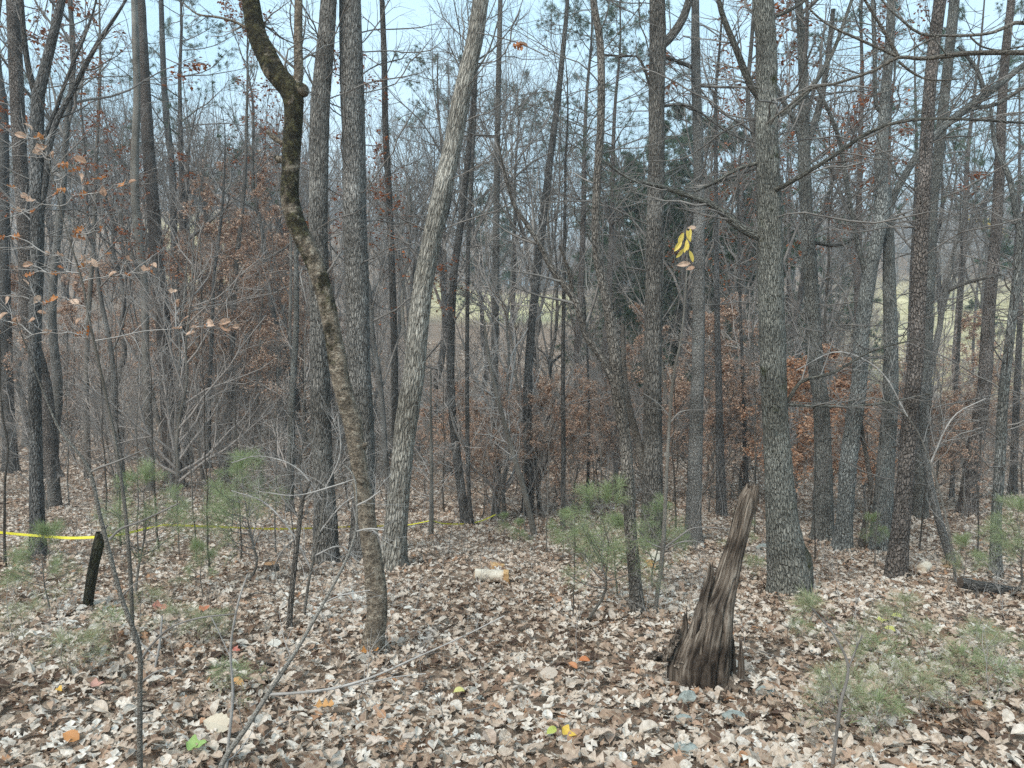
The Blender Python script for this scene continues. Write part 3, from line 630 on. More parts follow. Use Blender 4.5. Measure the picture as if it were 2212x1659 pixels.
TREES = [
 dict(name='dead_leaning_tree', label='crooked mossy trunk with a green knob at its fork, nearest tree left of centre', bmat=B_MOSS, flare=.35, hi=True, furrow=.035, lump=.3, ext=3.5, crown=(6, 4, 3, 0), n_side=4, side_len=.5,
  path=[(541, 0, 36), (556, 77, 40), (580, 125, 42), (604, 165, 42), (630, 198, 50), (635, 232, 42), (631, 307, 39), (627, 383, 37), (626, 434, 38), (640, 486, 38), (669, 545, 38), (690, 598, 38), (704, 649, 36), (718, 716, 36), (736, 820, 38), (760, 913, 37), (772, 980, 36), (780, 1036, 36), (796, 1143, 38), (810, 1245, 40), (815, 1322, 42), (808, 1373, 44), (802, 1420, 48)],
  limbs=[[(644, 200, 24), (645, 165, 21), (644, 100, 19), (645, 0, 17), (646, -120, 12)], [(612, 322, 11), (595, 300, 11), (577, 284, 9)], [(612, 345, 16), (598, 343, 15)], [(700, 645, 14), (712, 640, 12)], [(795, 962, 12), (788, 960, 16)], [(780, 1040, 12), (790, 1046, 13)], [(560, 85, 8), (516, 51, 6), (475, 38, 5), (425, 30, 4), (395, 5, 3)]]),
 dict(name='oak_tree', label='thick grey trunk directly behind the crooked mossy trunk, left one of two', bmat=B_OAK, ext=8, n_side=26, side_len=1.3, flare=.45, hi=True,
  path=[(710, 0, 34), (703, 102, 37), (692, 230, 41), (689, 358, 40), (687, 511, 40), (690, 700, 42), (692, 862, 42), (697, 1000, 44), (703, 1110, 48), (703, 1222, 58)]),
 dict(name='oak_tree', label='thick straight grey trunk crossed by the crooked mossy trunk near its foot', bmat=B_OAK, ext=8, n_side=26, side_len=1.4, flare=.3, hi=True,
  path=[(756, 0, 46), (759, 153, 50), (764, 307, 49), (766, 460, 50), (772, 613, 50), (777, 818, 50), (784, 930, 48), (785, 1080, 48), (778, 1212, 54)],
  leaves=(M_OAKRED, 60, .09, (700, 0, 900, 900))),
 dict(name='oak_tree', label='pale furrowed trunk leaning right, its foot beside the mossy trunk', bmat=B_PALE, ext=8, n_side=16, side_len=1.0, flare=.5, hi=True,
  path=[(1038, 0, 34), (1022, 102, 36), (998, 204, 38), (979, 307, 39), (956, 409, 40), (934, 511, 42), (915, 613, 43), (903, 716, 44), (894, 818, 46), (886, 862, 48), (875, 939, 47), (864, 1041, 46), (854, 1143, 50), (846, 1232, 62)]),
 dict(name='oak_tree', label='big mossy oak with a bulging buttress root, standing behind the rotten stump', bmat=B_OAKM, ext=9, n_side=22, side_len=1.3, flare=.12, hi=True,
  path=[(1648, 0, 42), (1655, 102, 42), (1656, 256, 45), (1660, 409, 49), (1663, 511, 51), (1664, 613, 53), (1667, 716, 54), (1671, 843, 54), (1676, 930, 54), (1682, 1015, 58), (1690, 1118, 66), (1700, 1195, 82), (1706, 1240, 90), (1706, 1287, 96)],
  limbs=[[(1640, 525, 20), (1600, 492, 18), (1543, 445, 16), (1492, 424, 13), (1431, 404, 10), (1360, 385, 7), (1308, 350, 5)],
         (-1.2, [(1676, 410, 14), (1696, 400, 10), (1789, 344, 9), (1883, 283, 8), (1963, 260, 7), (2069, 257, 6), (2240, 268, 4)]),
         [(1672, 255, 13), (1700, 240, 10), (1760, 180, 9), (1800, 110, 8), (1840, 0, 7)],
         [(1655, 225, 18), (1620, 180, 16), (1590, 105, 14), (1560, 30, 12), (1545, -40, 9)],
         [(1645, 350, 10), (1600, 362, 8), (1550, 390, 6), (1500, 415, 4)],
         [(1662, 890, 12), (1700, 868, 9), (1730, 825, 8), (1800, 805, 6), (1880, 760, 4), (1990, 730, 3)], [(1700, 870, 8), (1790, 878, 6), (1900, 872, 5), (2010, 850, 3)],
         [(1672, 38, 10), (1700, 25, 8), (1740, 0, 6), (1790, -40, 5)]]),
 dict(name='buttress', label='', bmat=B_OAKM, path=[], skip=True),
 dict(name='oak_tree', label='grey furrowed oak forking near the top, left of the sapling with yellow leaves', bmat=B_OAK, ext=8, n_side=20, side_len=1.3, hi=True,
  path=[(1420, 0, 33), (1421, 102, 36), (1418, 204, 34), (1418, 307, 34), (1415, 460, 36), (1413, 613, 36), (1410, 818, 38), (1410, 862, 38), (1410, 1015, 42), (1408, 1128, 46), (1408, 1195, 52)],
  limbs=[[(1432, 105, 22), (1450, 78, 20), (1475, 40, 18), (1488, 0, 16), (1498, -60, 13)], [(1410, 232, 8), (1380, 125, 5), (1340, 122, 6), (1305, 118, 4)], [(1428, 230, 8), (1480, 226, 6), (1523, 250, 5), (1580, 290, 4), (1640, 312, 3)]]),
 dict(name='oak_tree', label='grey trunk standing just right of the sapling with yellow leaves', bmat=B_GREY, ext=7, n_side=20, side_len=1.3, hi=True,
  path=[(1502, 0, 16), (1503, 153, 20), (1508, 307, 21), (1510, 460, 23), (1510, 613, 25), (1507, 818, 27), (1505, 862, 28), (1501, 1015, 30), (1498, 1110, 33), (1497, 1182, 38)],
  limbs=[[(1498, 148, 9), (1470, 135, 8), (1441, 125, 7), (1400, 120, 5)], [(1512, 185, 7), (1560, 188, 6), (1620, 190, 5), (1650, 200, 4)], [(1514, 408, 9), (1560, 388, 8), (1600, 375, 7), (1640, 358, 6)]]),
 dict(name='maple_tree', label='slim brown trunk joined low down by a crooked limb, right of centre', bmat=B_BROWN, ext=5, n_side=10, side_len=.8, hi=True, furrow=.02, crown=(7, 5, 4, 0),
  path=[(1282, 0, 14), (1297, 102, 16), (1298, 256, 17), (1289, 409, 17), (1288, 537, 18), (1313, 665, 22), (1328, 767, 25), (1336, 862, 28), (1349, 939, 25), (1357, 1041, 25), (1362, 1143, 26), (1371, 1246, 27), (1378, 1336, 32)],
  limbs=[[(1330, 835, 20), (1303, 777, 17), (1267, 726, 16), (1247, 659, 16), (1221, 618, 15), (1190, 578, 13), (1168, 532, 11), (1139, 486, 10), (1112, 445, 9), (1098, 404, 7), (1085, 350, 5), (1070, 280, 4)], [(1238, 645, 9), (1230, 590, 8), (1220, 560, 6), (1208, 530, 5)]]),
 dict(name='pine_tree', label='tall leaning pine with a ladder of bare branches, right of picture centre', bmat=B_DARK, ext=5, n_side=34, side_len=2.4, dy=.8,
  path=[(1226, 0, 8), (1221, 60, 10), (1206, 204, 13), (1190, 332, 15), (1175, 460, 16), (1160, 588, 17), (1147, 716, 17), (1139, 862, 20), (1139, 965, 20), (1139, 1120, 23)],
  leaves=(M_NEEDD, 600, .12, (1080, 0, 1420, 420))),
 dict(name='tall_tree', label='thin dark trunk behind the cluster of russet oak leaves', bmat=B_DARK, ext=4, n_side=20, side_len=1.2, D=13,
  path=[(825, 0, 11), (830, 128, 13), (833, 281, 14), (841, 434, 14), (846, 562, 14), (851, 716, 15), (853, 843, 15), (856, 1150, 18)]),
 dict(name='tall_tree', label='dark slanting trunk with its foot beside a thinner twin, centre', bmat=B_DARK, ext=3, n_side=20, side_len=1.2,
  path=[(1022, 230, 11), (1009, 358, 13), (994, 486, 15), (979, 613, 16), (974, 811, 16), (979, 913, 18), (994, 1041, 19), (1008, 1140, 23)]),
 dict(name='tall_tree', label='thin dark twin close to the right of the slanting trunk, centre', bmat=B_DARK, ext=4, n_side=16, side_len=1.2,
  path=[(1026, 230, 7), (1019, 383, 8), (1012, 511, 9), (1009, 843, 9), (1013, 1067, 9), (1020, 1142, 10)]),
 dict(name='tall_tree', label='straight grey trunk between the two dark leaning trunks, centre', bmat=B_GREY, ext=6, n_side=28, side_len=1.8,
  path=[(1081, 0, 10), (1076, 204, 12), (1073, 409, 14), (1071, 613, 15), (1069, 843, 16), (1073, 1015, 17), (1071, 1122, 19)],
  limbs=[[(1072, 300, 6), (1030, 292, 5), (985, 296, 4)], [(1074, 420, 6), (1110, 385, 5), (1150, 350, 4), (1190, 330, 3)]]),
 dict(name='leaning_sapling', label='grey crooked stem leaning left over the copper beech leaves, centre', bmat=B_SMOOTH, n_side=12, side_len=.8, tm=M_TWIGL,
  path=[(1045, 690, 4), (1054, 760, 7), (1068, 830, 9), (1098, 944, 10), (1134, 1067, 12), (1156, 1166, 13)]),
 dict(name='crooked_tree', label='thin black crooked stem bending right above the copper leaves', bmat=B_DARK, n_side=8, side_len=.9,
  path=[(1215, 765, 5), (1190, 790, 6), (1197, 857, 9), (1172, 939, 10), (1155, 1000, 11), (1146, 1105, 12)],
  limbs=[[(1192, 800, 5), (1180, 770, 4), (1160, 750, 3)]]),
 dict(name='tall_tree', label='thin dark trunk rising from the young pines right of centre', bmat=B_DARK, n_side=14, side_len=1.2, ext=3, D=13.2,
  path=[(1221, 420, 6), (1218, 620, 8), (1216, 811, 9), (1217, 950, 10), (1216, 1140, 11)]),
 dict(name='leaning_tree', label='dark stem leaning against the forking oak behind the slim brown trunk', bmat=B_BROWN, n_side=6, side_len=.8, D=10.6,
  path=[(1345, 700, 8), (1350, 840, 13), (1364, 903, 15), (1384, 980, 17), (1400, 1100, 20), (1402, 1190, 22)]),
 dict(name='tall_tree', label='dark trunk seen between the grey trunk and the rotten stump', bmat=B_DARK, ext=4, n_side=18, side_len=1.4,
  path=[(1546, 300, 8), (1548, 600, 11), (1553, 862, 15), (1556, 1000, 18), (1559, 1122, 24)]),
 dict(name='tall_tree', label='thin dark trunk just left of the mossy buttressed oak', bmat=B_DARK, ext=4, n_side=14, side_len=1.4, D=17,
  path=[(1596, 560, 5), (1604, 811, 7), (1608, 930, 8), (1612, 1050, 10)]),
 dict(name='oak_tree', label='grey furrowed oak with orange beech leaves at its foot, right of the buttressed oak', bmat=B_TEAL, ext=5, n_side=24, side_len=1.6,
  path=[(1737, 307, 24), (1742, 460, 27), (1752, 613, 30), (1763, 800, 32), (1773, 862, 32), (1778, 1015, 36), (1777, 1172, 46)], hi=True,
  limbs=[[(1738, 330, 16), (1717, 262, 13), (1690, 215, 10), (1660, 150, 7)], [(1742, 320, 18), (1765, 250, 15), (1785, 150, 12), (1800, 20, 9)], [(1772, 520, 9), (1810, 530, 8), (1850, 512, 6)]]),
 dict(name='forked_tree', label='left stem of the close grey pair, forking high up, right part of the wood', bmat=B_TEAL, ext=8, n_side=24, side_len=1.6, hi=True,
  path=[(1926, 0, 17), (1921, 102, 19), (1911, 230, 21), (1903, 358, 25), (1905, 434, 30), (1901, 486, 28), (1884, 562, 28), (1874, 613, 28), (1862, 716, 30), (1855, 843, 33), (1849, 880, 34), (1834, 990, 34), (1825, 1118, 33), (1819, 1196, 42)],
  limbs=[[(1866, 600, 12), (1855, 537, 11), (1840, 460, 10), (1827, 383, 10), (1814, 307, 9), (1790, 240, 8), (1760, 180, 6)],
         [(1912, 250, 8), (1893, 230, 9), (1889, 100, 9), (1885, 0, 8)]]),
 dict(name='forked_tree', label='right stem of the close grey pair, with a long limb reaching up right', bmat=B_TEAL, ext=0, n_side=18, side_len=1.6, hi=True,
  path=[(1916, 405, 18), (1920, 511, 22), (1921, 613, 26), (1924, 716, 28), (1923, 862, 31), (1914, 990, 35), (1906, 1118, 40), (1901, 1192, 48)],
  limbs=[[(1917, 470, 16), (1931, 424, 15), (1960, 370, 15), (1988, 327, 16), (2059, 256, 16), (2130, 205, 15), (2212, 140, 12), (2300, 80, 9)], [(2045, 270, 10), (2100, 235, 9), (2150, 226, 9), (2240, 170, 8)], [(2128, 205, 10), (2110, 150, 9), (2070, 100, 7)]]),
 dict(name='pine_tree', label='reddish scaly pine trunk leaning right in front of the close grey pair', bmat=B_PINE, ext=6, n_side=18, side_len=1.3, hi=True, flare=.25, dy=.4,
  path=[(2031, 0, 25), (2018, 102, 25), (2008, 204, 25), (2002, 307, 27), (1993, 460, 28), (1985, 613, 30), (1979, 767, 31), (1970, 862, 32), (1957, 1015, 33), (1945, 1143, 37), (1934, 1253, 44)]),
 dict(name='tall_tree', label='greenish grey trunk half hidden behind the reddish scaly pine', bmat=B_TEAL, ext=5, n_side=18, side_len=1.6, D=14.5, hi=True,
  path=[(2062, 0, 20), (2050, 120, 19), (2038, 230, 20), (2026, 350, 22), (2014, 430, 24), (2005, 600, 26), (1998, 800, 26), (1990, 1000, 28), (1988, 1145, 34)]),
 dict(name='leaning_tree', label='slender lichened stem leaning left, foot beside the white block of wood', bmat=B_GREY, n_side=10, side_len=1.4, ext=0, flare=.2,
  path=[(2090, 430, 5), (2062, 540, 7), (2044, 624, 9), (2028, 720, 10), (2010, 800, 11), (1997, 870, 12), (1993, 929, 14), (2008, 1041, 15), (2034, 1143, 16), (2060, 1228, 20)],
  limbs=[[(2040, 630, 9), (2090, 610, 8), (2161, 593, 7)]]),
 dict(name='pine_tree', label='dark pine trunk leaning right, farther back near the right edge', bmat=B_PINE, ext=6, n_side=24, side_len=1.8, hi=True,
  path=[(2185, 0, 15), (2174, 100, 17), (2166, 204, 18), (2159, 358, 20), (2151, 511, 22), (2137, 665, 24), (2126, 843, 26), (2120, 880, 28), (2100, 1015, 34), (2090, 1112, 38)]),
 dict(name='crooked_tree', label='sinuous lichened trunk nearest the right edge, beside the fallen log', bmat=B_TEAL, ext=0, n_side=14, side_len=1.3, hi=True,
  path=[(2140, 230, 6), (2151, 317, 9), (2180, 383, 11), (2195, 460, 13), (2204, 511, 15), (2192, 639, 17), (2177, 767, 18), (2167, 862, 20), (2159, 1015, 20), (2152, 1118, 20), (2150, 1247, 25)]),
 dict(name='tall_tree', label='thin bent stem between the close grey pair of trunks', bmat=B_BROWN, ext=0, n_side=8, side_len=1.0,
  path=[(1866, 790, 6), (1860, 913, 8), (1880, 1040, 10), (1872, 1110, 11), (1858, 1192, 13)]),
 dict(name='forked_tree', label='dark forked oak at the far left with dead leaves hanging before it', bmat=B_DARK, ext=6, n_side=22, side_len=1.5, hi=True,
  path=[(133, 0, 16), (112, 90, 19), (92, 170, 22), (82, 215, 26), (80, 400, 27), (80, 560, 26), (76, 700, 25), (75, 831, 25), (78, 1015, 26), (82, 1206, 32)],
  limbs=[[(80, 225, 14), (62, 150, 12), (52, 80, 11), (45, -10, 10)], [(92, 500, 12), (100, 380, 13), (115, 280, 12), (160, 190, 11), (210, 95, 9), (260, 20, 6), (310, -70, 3)], [(80, 330, 9), (120, 240, 8), (140, 180, 7), (190, 60, 5), (225, -60, 2)]]),
 dict(name='pine_tree', label='broad dark reddish trunk crowding the far left oak', bmat=B_PINE, ext=6, n_side=18, side_len=1.5, hi=True, D=13.5,
  path=[(28, 0, 26), (34, 150, 27), (44, 350, 28), (54, 500, 28), (62, 700, 28), (98, 842, 26), (112, 1030, 30)]),
 dict(name='tall_tree', label='dark trunk cut by the left edge behind the yellow tape', bmat=B_DARK, ext=5, n_side=16, side_len=1.4, hi=True,
  path=[(8, 300, 20), (10, 600, 22), (15, 840, 25), (20, 930, 26), (24, 1022, 32)]),
 dict(name='tall_tree', label='smooth grey slim trunk bending beside the scaly pine on the left', bmat=B_SMOOTH, ext=6, n_side=14, side_len=1.1, hi=True, furrow=.006,
  path=[(290, 0, 13), (293, 100, 14), (296, 205, 14), (291, 358, 17), (294, 460, 17), (304, 550, 16), (312, 613, 16), (315, 767, 15), (318, 870, 15), (322, 980, 16), (325, 1065, 18)]),
 dict(name='pine_tree', label='scaly dark pine trunk bending right toward its foot, left of the brown thicket', bmat=B_PINE, ext=6, n_side=18, side_len=1.6, hi=True,
  path=[(304, 0, 17), (312, 153, 20), (320, 307, 24), (332, 460, 26), (342, 588, 28), (353, 716, 30), (362, 840, 31), (369, 950, 33), (378, 1050, 38)]),
 dict(name='tall_tree', label='thin dark trunk close to the right of the scaly pine on the left', bmat=B_DARK, ext=5, n_side=20, side_len=1.6,
  path=[(348, 0, 10), (353, 153, 12), (360, 256, 13), (371, 358, 14), (376, 511, 14), (383, 690, 15), (393, 850, 15), (404, 1015, 18)],
  limbs=[[(384, 560, 7), (405, 520, 8), (440, 490, 7), (480, 455, 6), (520, 420, 4)]]),
 dict(name='tall_tree', label='slender wavy trunk standing before the brown leafy thicket at left', bmat=B_BROWN, ext=3, n_side=22, side_len=1.5,
  path=[(534, 205, 5), (529, 380, 8), (520, 480, 9), (510, 580, 9), (504, 700, 10), (498, 844, 11), (488, 1042, 13)]),
 dict(name='tall_tree', label='thin pale trunk between the far left oak and the slim grey trunk', bmat=B_SMOOTH, ext=5, n_side=18, side_len=1.4,
  path=[(215, 190, 6), (208, 350, 8), (202, 520, 9), (190, 700, 10), (187, 843, 11), (190, 1035, 14)]),
 dict(name='tall_tree', label='thin dark trunk in the brown leafy thicket at left', bmat=B_DARK, ext=3, n_side=14, side_len=1.2,
  path=[(405, 400, 6), (398, 500, 7), (400, 620, 8), (392, 760, 8), (396, 900, 9), (400, 1030, 10)]),
 dict(name='tall_tree', label='slim dark trunk standing alone before the russet leaves, lower left', bmat=B_DARK, ext=3, n_side=10, side_len=1.1, D=20,
  path=[(478, 470, 6), (462, 600, 7), (458, 720, 8), (452, 850, 9), (450, 1010, 11)]),
 dict(name='thin_tree', label='pale thin stem left of the pale leaning trunk, standing in the leaf litter', bmat=B_SMOOTH, ext=0, n_side=14, side_len=.9, tm=M_TWIGL,
  path=[(930, 800, 4), (931, 930, 6), (932, 1010, 8), (932, 1100, 9), (931, 1168, 10)]),
 dict(name='thin_tree', label='thin dark stem holding the highest point of the yellow tape', bmat=B_DARK, ext=0, n_side=10, side_len=.8,
  path=[(1262, 640, 4), (1270, 800, 5), (1272, 950, 6), (1268, 1100, 7)]),
 dict(name='tall_tree', label='grey trunk glimpsed between the mossy trunk and the two thick grey trunks', bmat=B_TEAL, ext=3, n_side=12, side_len=1.2, D=15,
  path=[(640, 560, 10), (640, 700, 12), (632, 850, 14), (628, 1000, 16), (625, 1075, 18)]),
 dict(name='tall_tree', label='slender dark trunk at the right edge behind the sinuous one', bmat=B_DARK, ext=4, n_side=14, side_len=1.2, D=18,
  path=[(2206, 560, 9), (2203, 700, 11), (2196, 850, 13), (2190, 1010, 15), (2188, 1060, 18)]),
 dict(name='thin_tree', label='slight dark stem right of the reddish scaly pine', bmat=B_DARK, ext=3, n_side=12, side_len=1.2, D=17,
  path=[(2075, 640, 6), (2068, 780, 7), (2062, 900, 8), (2056, 1070, 10)]),
]
for t in TREES:
    if t.get('skip'): continue
    k = {a: b for a, b in t.items() if a not in ('name', 'label', 'path', 'bmat', 'skip')}
    TREE = traced(t['name'], t['label'], t['path'], t['bmat'], **k)
    if 'buttress root' in t['label']: OAKZ = TREE
def blob(c, r, sides=20, rings=14, seed=0, amp=.15):
    g = np.random.default_rng(seed); th = np.linspace(0, np.pi, rings)[:, None]; ph = np.arange(sides)[None] * 2 * np.pi / sides
    d = np.stack([np.sin(th) * np.cos(ph), np.sin(th) * np.sin(ph), np.broadcast_to(np.cos(th), (rings, sides))], -1)
    k = g.normal(size=(5, 3)) * 2.2; q = g.uniform(0, 6.28, 5); s = 1 + amp * sum(np.sin(d @ k[i] + q[i]) for i in range(5)) / 2
    v = np.asarray(c) + d * s[..., None] * np.asarray(r)
    i = np.arange(rings - 1)[:, None] * sides; j = np.arange(sides)[None]; kk = (j + 1) % sides
    return v.reshape(-1, 3), np.stack([i + j, i + sides + j, i + sides + kk, i + kk], -1).reshape(-1, 4)
MT = bpy.data.objects['dead_leaning_tree']; mo = np.array(MT.location)
for i, (x, y, wd, hh, dyb) in enumerate([(652, 196, 30, 26, -.02), (634, 218, 40, 34, 0), (600, 344, 15, 15, 0), (700, 600, 18, 24, .02), (708, 636, 14, 18, 0), (636, 478, 24, 20, -.03), (787, 963, 16, 18, -.01), (779, 1040, 18, 16, -.06), (612, 150, 16, 22, 0), (574, 90, 14, 26, 0), (742, 838, 10, 14, -.05), (724, 776, 10, 12, 0)]):
    D_ = mo[1]; u_ = D_ / F; m = MB(); v, f = blob((0, 0, 0), (wd * u_ / 2, wd * u_ / 2.2, hh * u_ / 2), 18, 12, i + 31, .28); m.add(v, f, 0, v + [0, 0, 3.2 if y < 700 else 1.0])
    link('burl', m.mesh('burl', B_MOSS), MT, tuple(at(x, y, D_ + dyb) - mo))
# buttress root bulging from the mossy oak's right side
zb = np.array(OAKZ.location); pb, rb = px_path([(1722, 1310, 60), (1726, 1250, 58), (1728, 1210, 50), (1720, 1180, 34), (1705, 1140, 22)], zb[1] - .03)
B_OAKG = bark('green_mossy_bark', (.07, .068, .058), (.30, .29, .25), 50, .2, .02, moss=.17, plates=.12)
me, _, _ = trunk_mesh(pb - zb, rb, B_OAKG, True, .1, .03, 5); link('buttress_root', me, OAKZ)

# ------------------------------------------------------------------ overhanging branch from a tree outside the right edge
def branches(name, label, cat, D, stems, bm, tm, twig=8, tl=.45, group=None, base=None, twm=None):
    P0 = at(stems[0][0][0], stems[0][0][1], D) if base is None else np.asarray(base, float)
    e = empty(name, tuple(P0), label, cat, group)
    for i, st in enumerate(stems):
        dyy = 0
        if isinstance(st, tuple): dyy, st = st
        Pp, Rr = px_path(st, D, dyy); m = MB(); Pc, Rc = catmull(Pp - P0, Rr, max(8, 4 * len(st))); v, f, bc = tubes(Pc[None], Rc[None], 8); m.add(v, f, 0, bc)
        link('stem' if i == 0 else 'branch', m.mesh('branch', bm if i == 0 else tm), e)
        if twig:
            P2, R2, L2 = grow(Pc[None], Rc[None] * .8, np.array([tl]), twig, .1, .98, (.5, 1.1), 6, .14, .05, .45, .0008)
            P3, R3, L3 = grow(P2, R2, L2 * .5, 3, .2, .95, (.4, 1.0), 4, .18, .02, .6, .0006)
            m = MB(); v, f, bc = tubes(P2, np.minimum(R2, .003), 3); m.add(v, f, 0, bc); v, f, bc = tubes(P3, np.minimum(R3, .0018), 3); m.add(v, f, 0, bc)
            o = link('twigs', m.mesh('twigs', twm or tm), e); o['kind'] = 'stuff'
    return e
b0 = np.array([3.3, 2.6, float(H(3.3, 2.6))])
ov = branches('overhanging_tree', 'blurred grey branches reaching in from the top right corner, nearest the viewer', 'branch', 2.6,
  [[(2500, 170, 13), (2300, 120, 12), (2212, 114, 12), (2096, 115, 11), (2042, 121, 11), (1989, 127, 9), (1941, 124, 8), (1888, 152, 7), (1803, 181, 6), (1752, 191, 6), (1696, 235, 5), (1655, 268, 4)],
   [(1941, 124, 8), (1917, 80, 7), (1883, 24, 6), (1850, -30, 5)], [(1938, 122, 7), (1856, 85, 6), (1789, 53, 5), (1744, 13, 4), (1735, -20, 4)],
   [(2400, 60, 11), (2212, 50, 9), (2197, 48, 9), (2136, 72, 7), (2029, 77, 6), (1987, 72, 6), (1950, 45, 5), (1909, 5, 4), (1890, -30, 4)], [(1941, 133, 6), (1976, 160, 5), (2011, 173, 4), (2082, 170, 3)],
   [(2030, 77, 5), (1990, 95, 4), (1960, 112, 3)], [(2096, 80, 4), (2120, 100, 4), (2160, 108, 3), (2212, 100, 3)]], B_SMOOTH, B_SMOOTH, 5, .35, base=b0)
tp = np.array([b0 - [0, 0, .1], b0 + [.05, 0, .9], b0 + [0, .05, 1.8], b0 + [-.05, 0, 2.9], b0 + [0, 0, 4.6]]); tr_ = np.array([.055, .05, .045, .035, .015])
me, _, _ = trunk_mesh(tp - b0, tr_, B_SMOOTH, False, .3, .01, 9); link('trunk', me, ov)

# ------------------------------------------------------------------ near saplings
g1 = hit(300, 1655)
branches('bare_sapling', 'bent leafless brown sapling rising through the bottom edge at left', 'sapling', 2.95,
  [[(303, 1720, 13), (302, 1600, 12), (302, 1500, 11), (300, 1400, 11), (262, 1290, 10), (235, 1190, 10), (215, 1110, 9), (190, 1010, 8), (130, 930, 6), (95, 850, 4), (55, 745, 3), (35, 690, 2)],
   [(190, 1022, 5), (215, 1010, 5), (250, 998, 4), (320, 968, 3)], [(237, 1165, 6), (260, 1143, 5), (300, 1128, 4), (385, 1088, 3)], [(304, 1425, 5), (330, 1390, 5), (370, 1355, 4), (430, 1335, 4), (510, 1326, 3)],
   [(302, 1475, 5), (340, 1450, 4), (380, 1440, 3)], [(262, 1290, 4), (290, 1262, 3), (315, 1250, 2)]], B_SMOOTH, M_TWIG, 0, base=[*at(303, 1659, 2.95)[:2], float(H(*at(303, 1659, 2.95)[:2]))])
branches('bare_sapling', 'pale grey sapling arching right toward the mossy trunk, forked near the ground', 'sapling', 3.1,
  [[(455, 1740, 13), (480, 1650, 12), (530, 1575, 11), (575, 1505, 10), (640, 1405, 8), (700, 1300, 7), (745, 1215, 6), (768, 1150, 5), (770, 1090, 4), (765, 1030, 4), (745, 1005, 3)],
   [(582, 1500, 7), (640, 1497, 6), (720, 1487, 6), (800, 1464, 5), (900, 1420, 4), (1000, 1375, 3), (1090, 1330, 3)], [(770, 1092, 4), (795, 1080, 4), (822, 1060, 3)], [(768, 1148, 4), (800, 1142, 3), (830, 1145, 3)],
   [(766, 1035, 3), (720, 1050, 3), (640, 1070, 2), (560, 1062, 2)], [(700, 1302, 4), (740, 1285, 3), (800, 1275, 2)], [(735, 1484, 3), (800, 1474, 3), (850, 1463, 3), (920, 1455, 2)]], B_PALES, M_TWIGL, 6, .22, base=[*at(455, 1740, 3.1)[:2], float(H(*at(455, 1740, 3.1)[:2]))], twm=M_TWIGL)
branches('thin_sapling', 'very thin whitish sapling between the two bigger bare saplings at left', 'sapling', 3.3,
  [[(488, 1700, 8), (490, 1640, 7), (503, 1500, 6), (498, 1400, 5), (515, 1300, 4), (535, 1240, 3)], [(498, 1420, 3), (470, 1360, 2), (455, 1330, 2)]], M_TWIGL, M_TWIGL, 0)
branches('forked_sapling', 'little whitish forked stick beside the pink maple leaf', 'sapling', 4.1,
  [[(335, 1440, 5), (345, 1390, 5), (350, 1330, 4)], [(338, 1420, 3), (310, 1395, 3), (292, 1372, 2)]], M_TWIGL, M_TWIGL, 0)
D5 = hit(625, 1367)[1]
branches('dead_sapling', 'broken brown sapling stub left of the mossy trunk', 'sapling', D5,
  [[(624, 1375, 13), (630, 1280, 12), (640, 1190, 11), (648, 1120, 10), (655, 1075, 9), (670, 1040, 5)], [(648, 1120, 5), (620, 1090, 4), (600, 1060, 3)], [(655, 1080, 5), (680, 1060, 4), (700, 1020, 3)], [(643, 1160, 4), (610, 1190, 3), (590, 1230, 3)]], B_BROWN, M_TWIG, 10, .7)
D6 = hit(1415, 1338)[1]
branches('tall_sapling', 'tall thin sapling topped by a tuft of yellow leaves', 'sapling', D6,
  [[(1414, 1345, 11), (1418, 1300, 10), (1431, 1195, 10), (1438, 1067, 8), (1446, 913, 7), (1455, 811, 6), (1472, 727, 5), (1484, 578, 4), (1484, 500, 2)],
   [(1433, 1185, 4), (1460, 1165, 4), (1500, 1140, 3), (1590, 1145, 2)], [(1433, 1185, 4), (1400, 1170, 3), (1370, 1130, 2)], [(1431, 1190, 3), (1475, 1170, 3), (1520, 1172, 2)], [(1446, 915, 3), (1470, 890, 3), (1520, 885, 2)],
   [(1447, 900, 3), (1420, 870, 2), (1390, 850, 2)], [(1454, 700, .1), (1465, 735, 3), (1440, 690, 2)]], B_SMOOTH, M_TWIG, 5, .5)
branches('twiggy_sapling', 'tangle of fine pale twigs left of the crooked mossy trunk', 'sapling', 6.4,
  [[(655, 1345, 7), (668, 1250, 6), (690, 1150, 5), (700, 1060, 4), (690, 990, 3), (655, 930, 2)], [(672, 1230, 4), (630, 1150, 4), (570, 1085, 3), (500, 1060, 2)], [(690, 1150, 4), (740, 1090, 3), (790, 1060, 2)], [(680, 1200, 4), (735, 1180, 3), (775, 1215, 2)], [(696, 1080, 3), (640, 1010, 3), (560, 985, 2), (500, 1000, 2)], [(700, 1060, 3), (735, 980, 3), (730, 900, 2)]], B_SMOOTH, M_TWIGL, 13, .62, twm=M_TWIGL, base=hit(655, 1345))
branches('twiggy_sapling', 'pale wiry branch arching out level right of the buttressed oak', 'sapling', 8.2,
  [[(2068, 1290, 6), (2050, 1150, 5), (2010, 1000, 4), (1960, 900, 4), (1890, 860, 4), (1800, 872, 3), (1705, 868, 2)], [(1960, 900, 4), (1900, 800, 3), (1810, 760, 3), (1720, 800, 2)], [(2010, 1000, 4), (2060, 900, 3), (2130, 860, 2)]], B_SMOOTH, M_TWIGL, 12, .7, twm=M_TWIGL, base=hit(2068, 1290))
def single_leaf(mi, loc, rot, s, mat_, parent=None, name='leaf', kind=None, origin=None):
    me = LEAFM[mi].copy() if not isinstance(mat_, str) else LEAFM[mi]
    me.materials[0] = mat_
    o = link(name, me, parent, loc if origin is None else tuple(np.asarray(loc) - origin)); o.rotation_euler = rot; o.scale = (s, s, s); return o
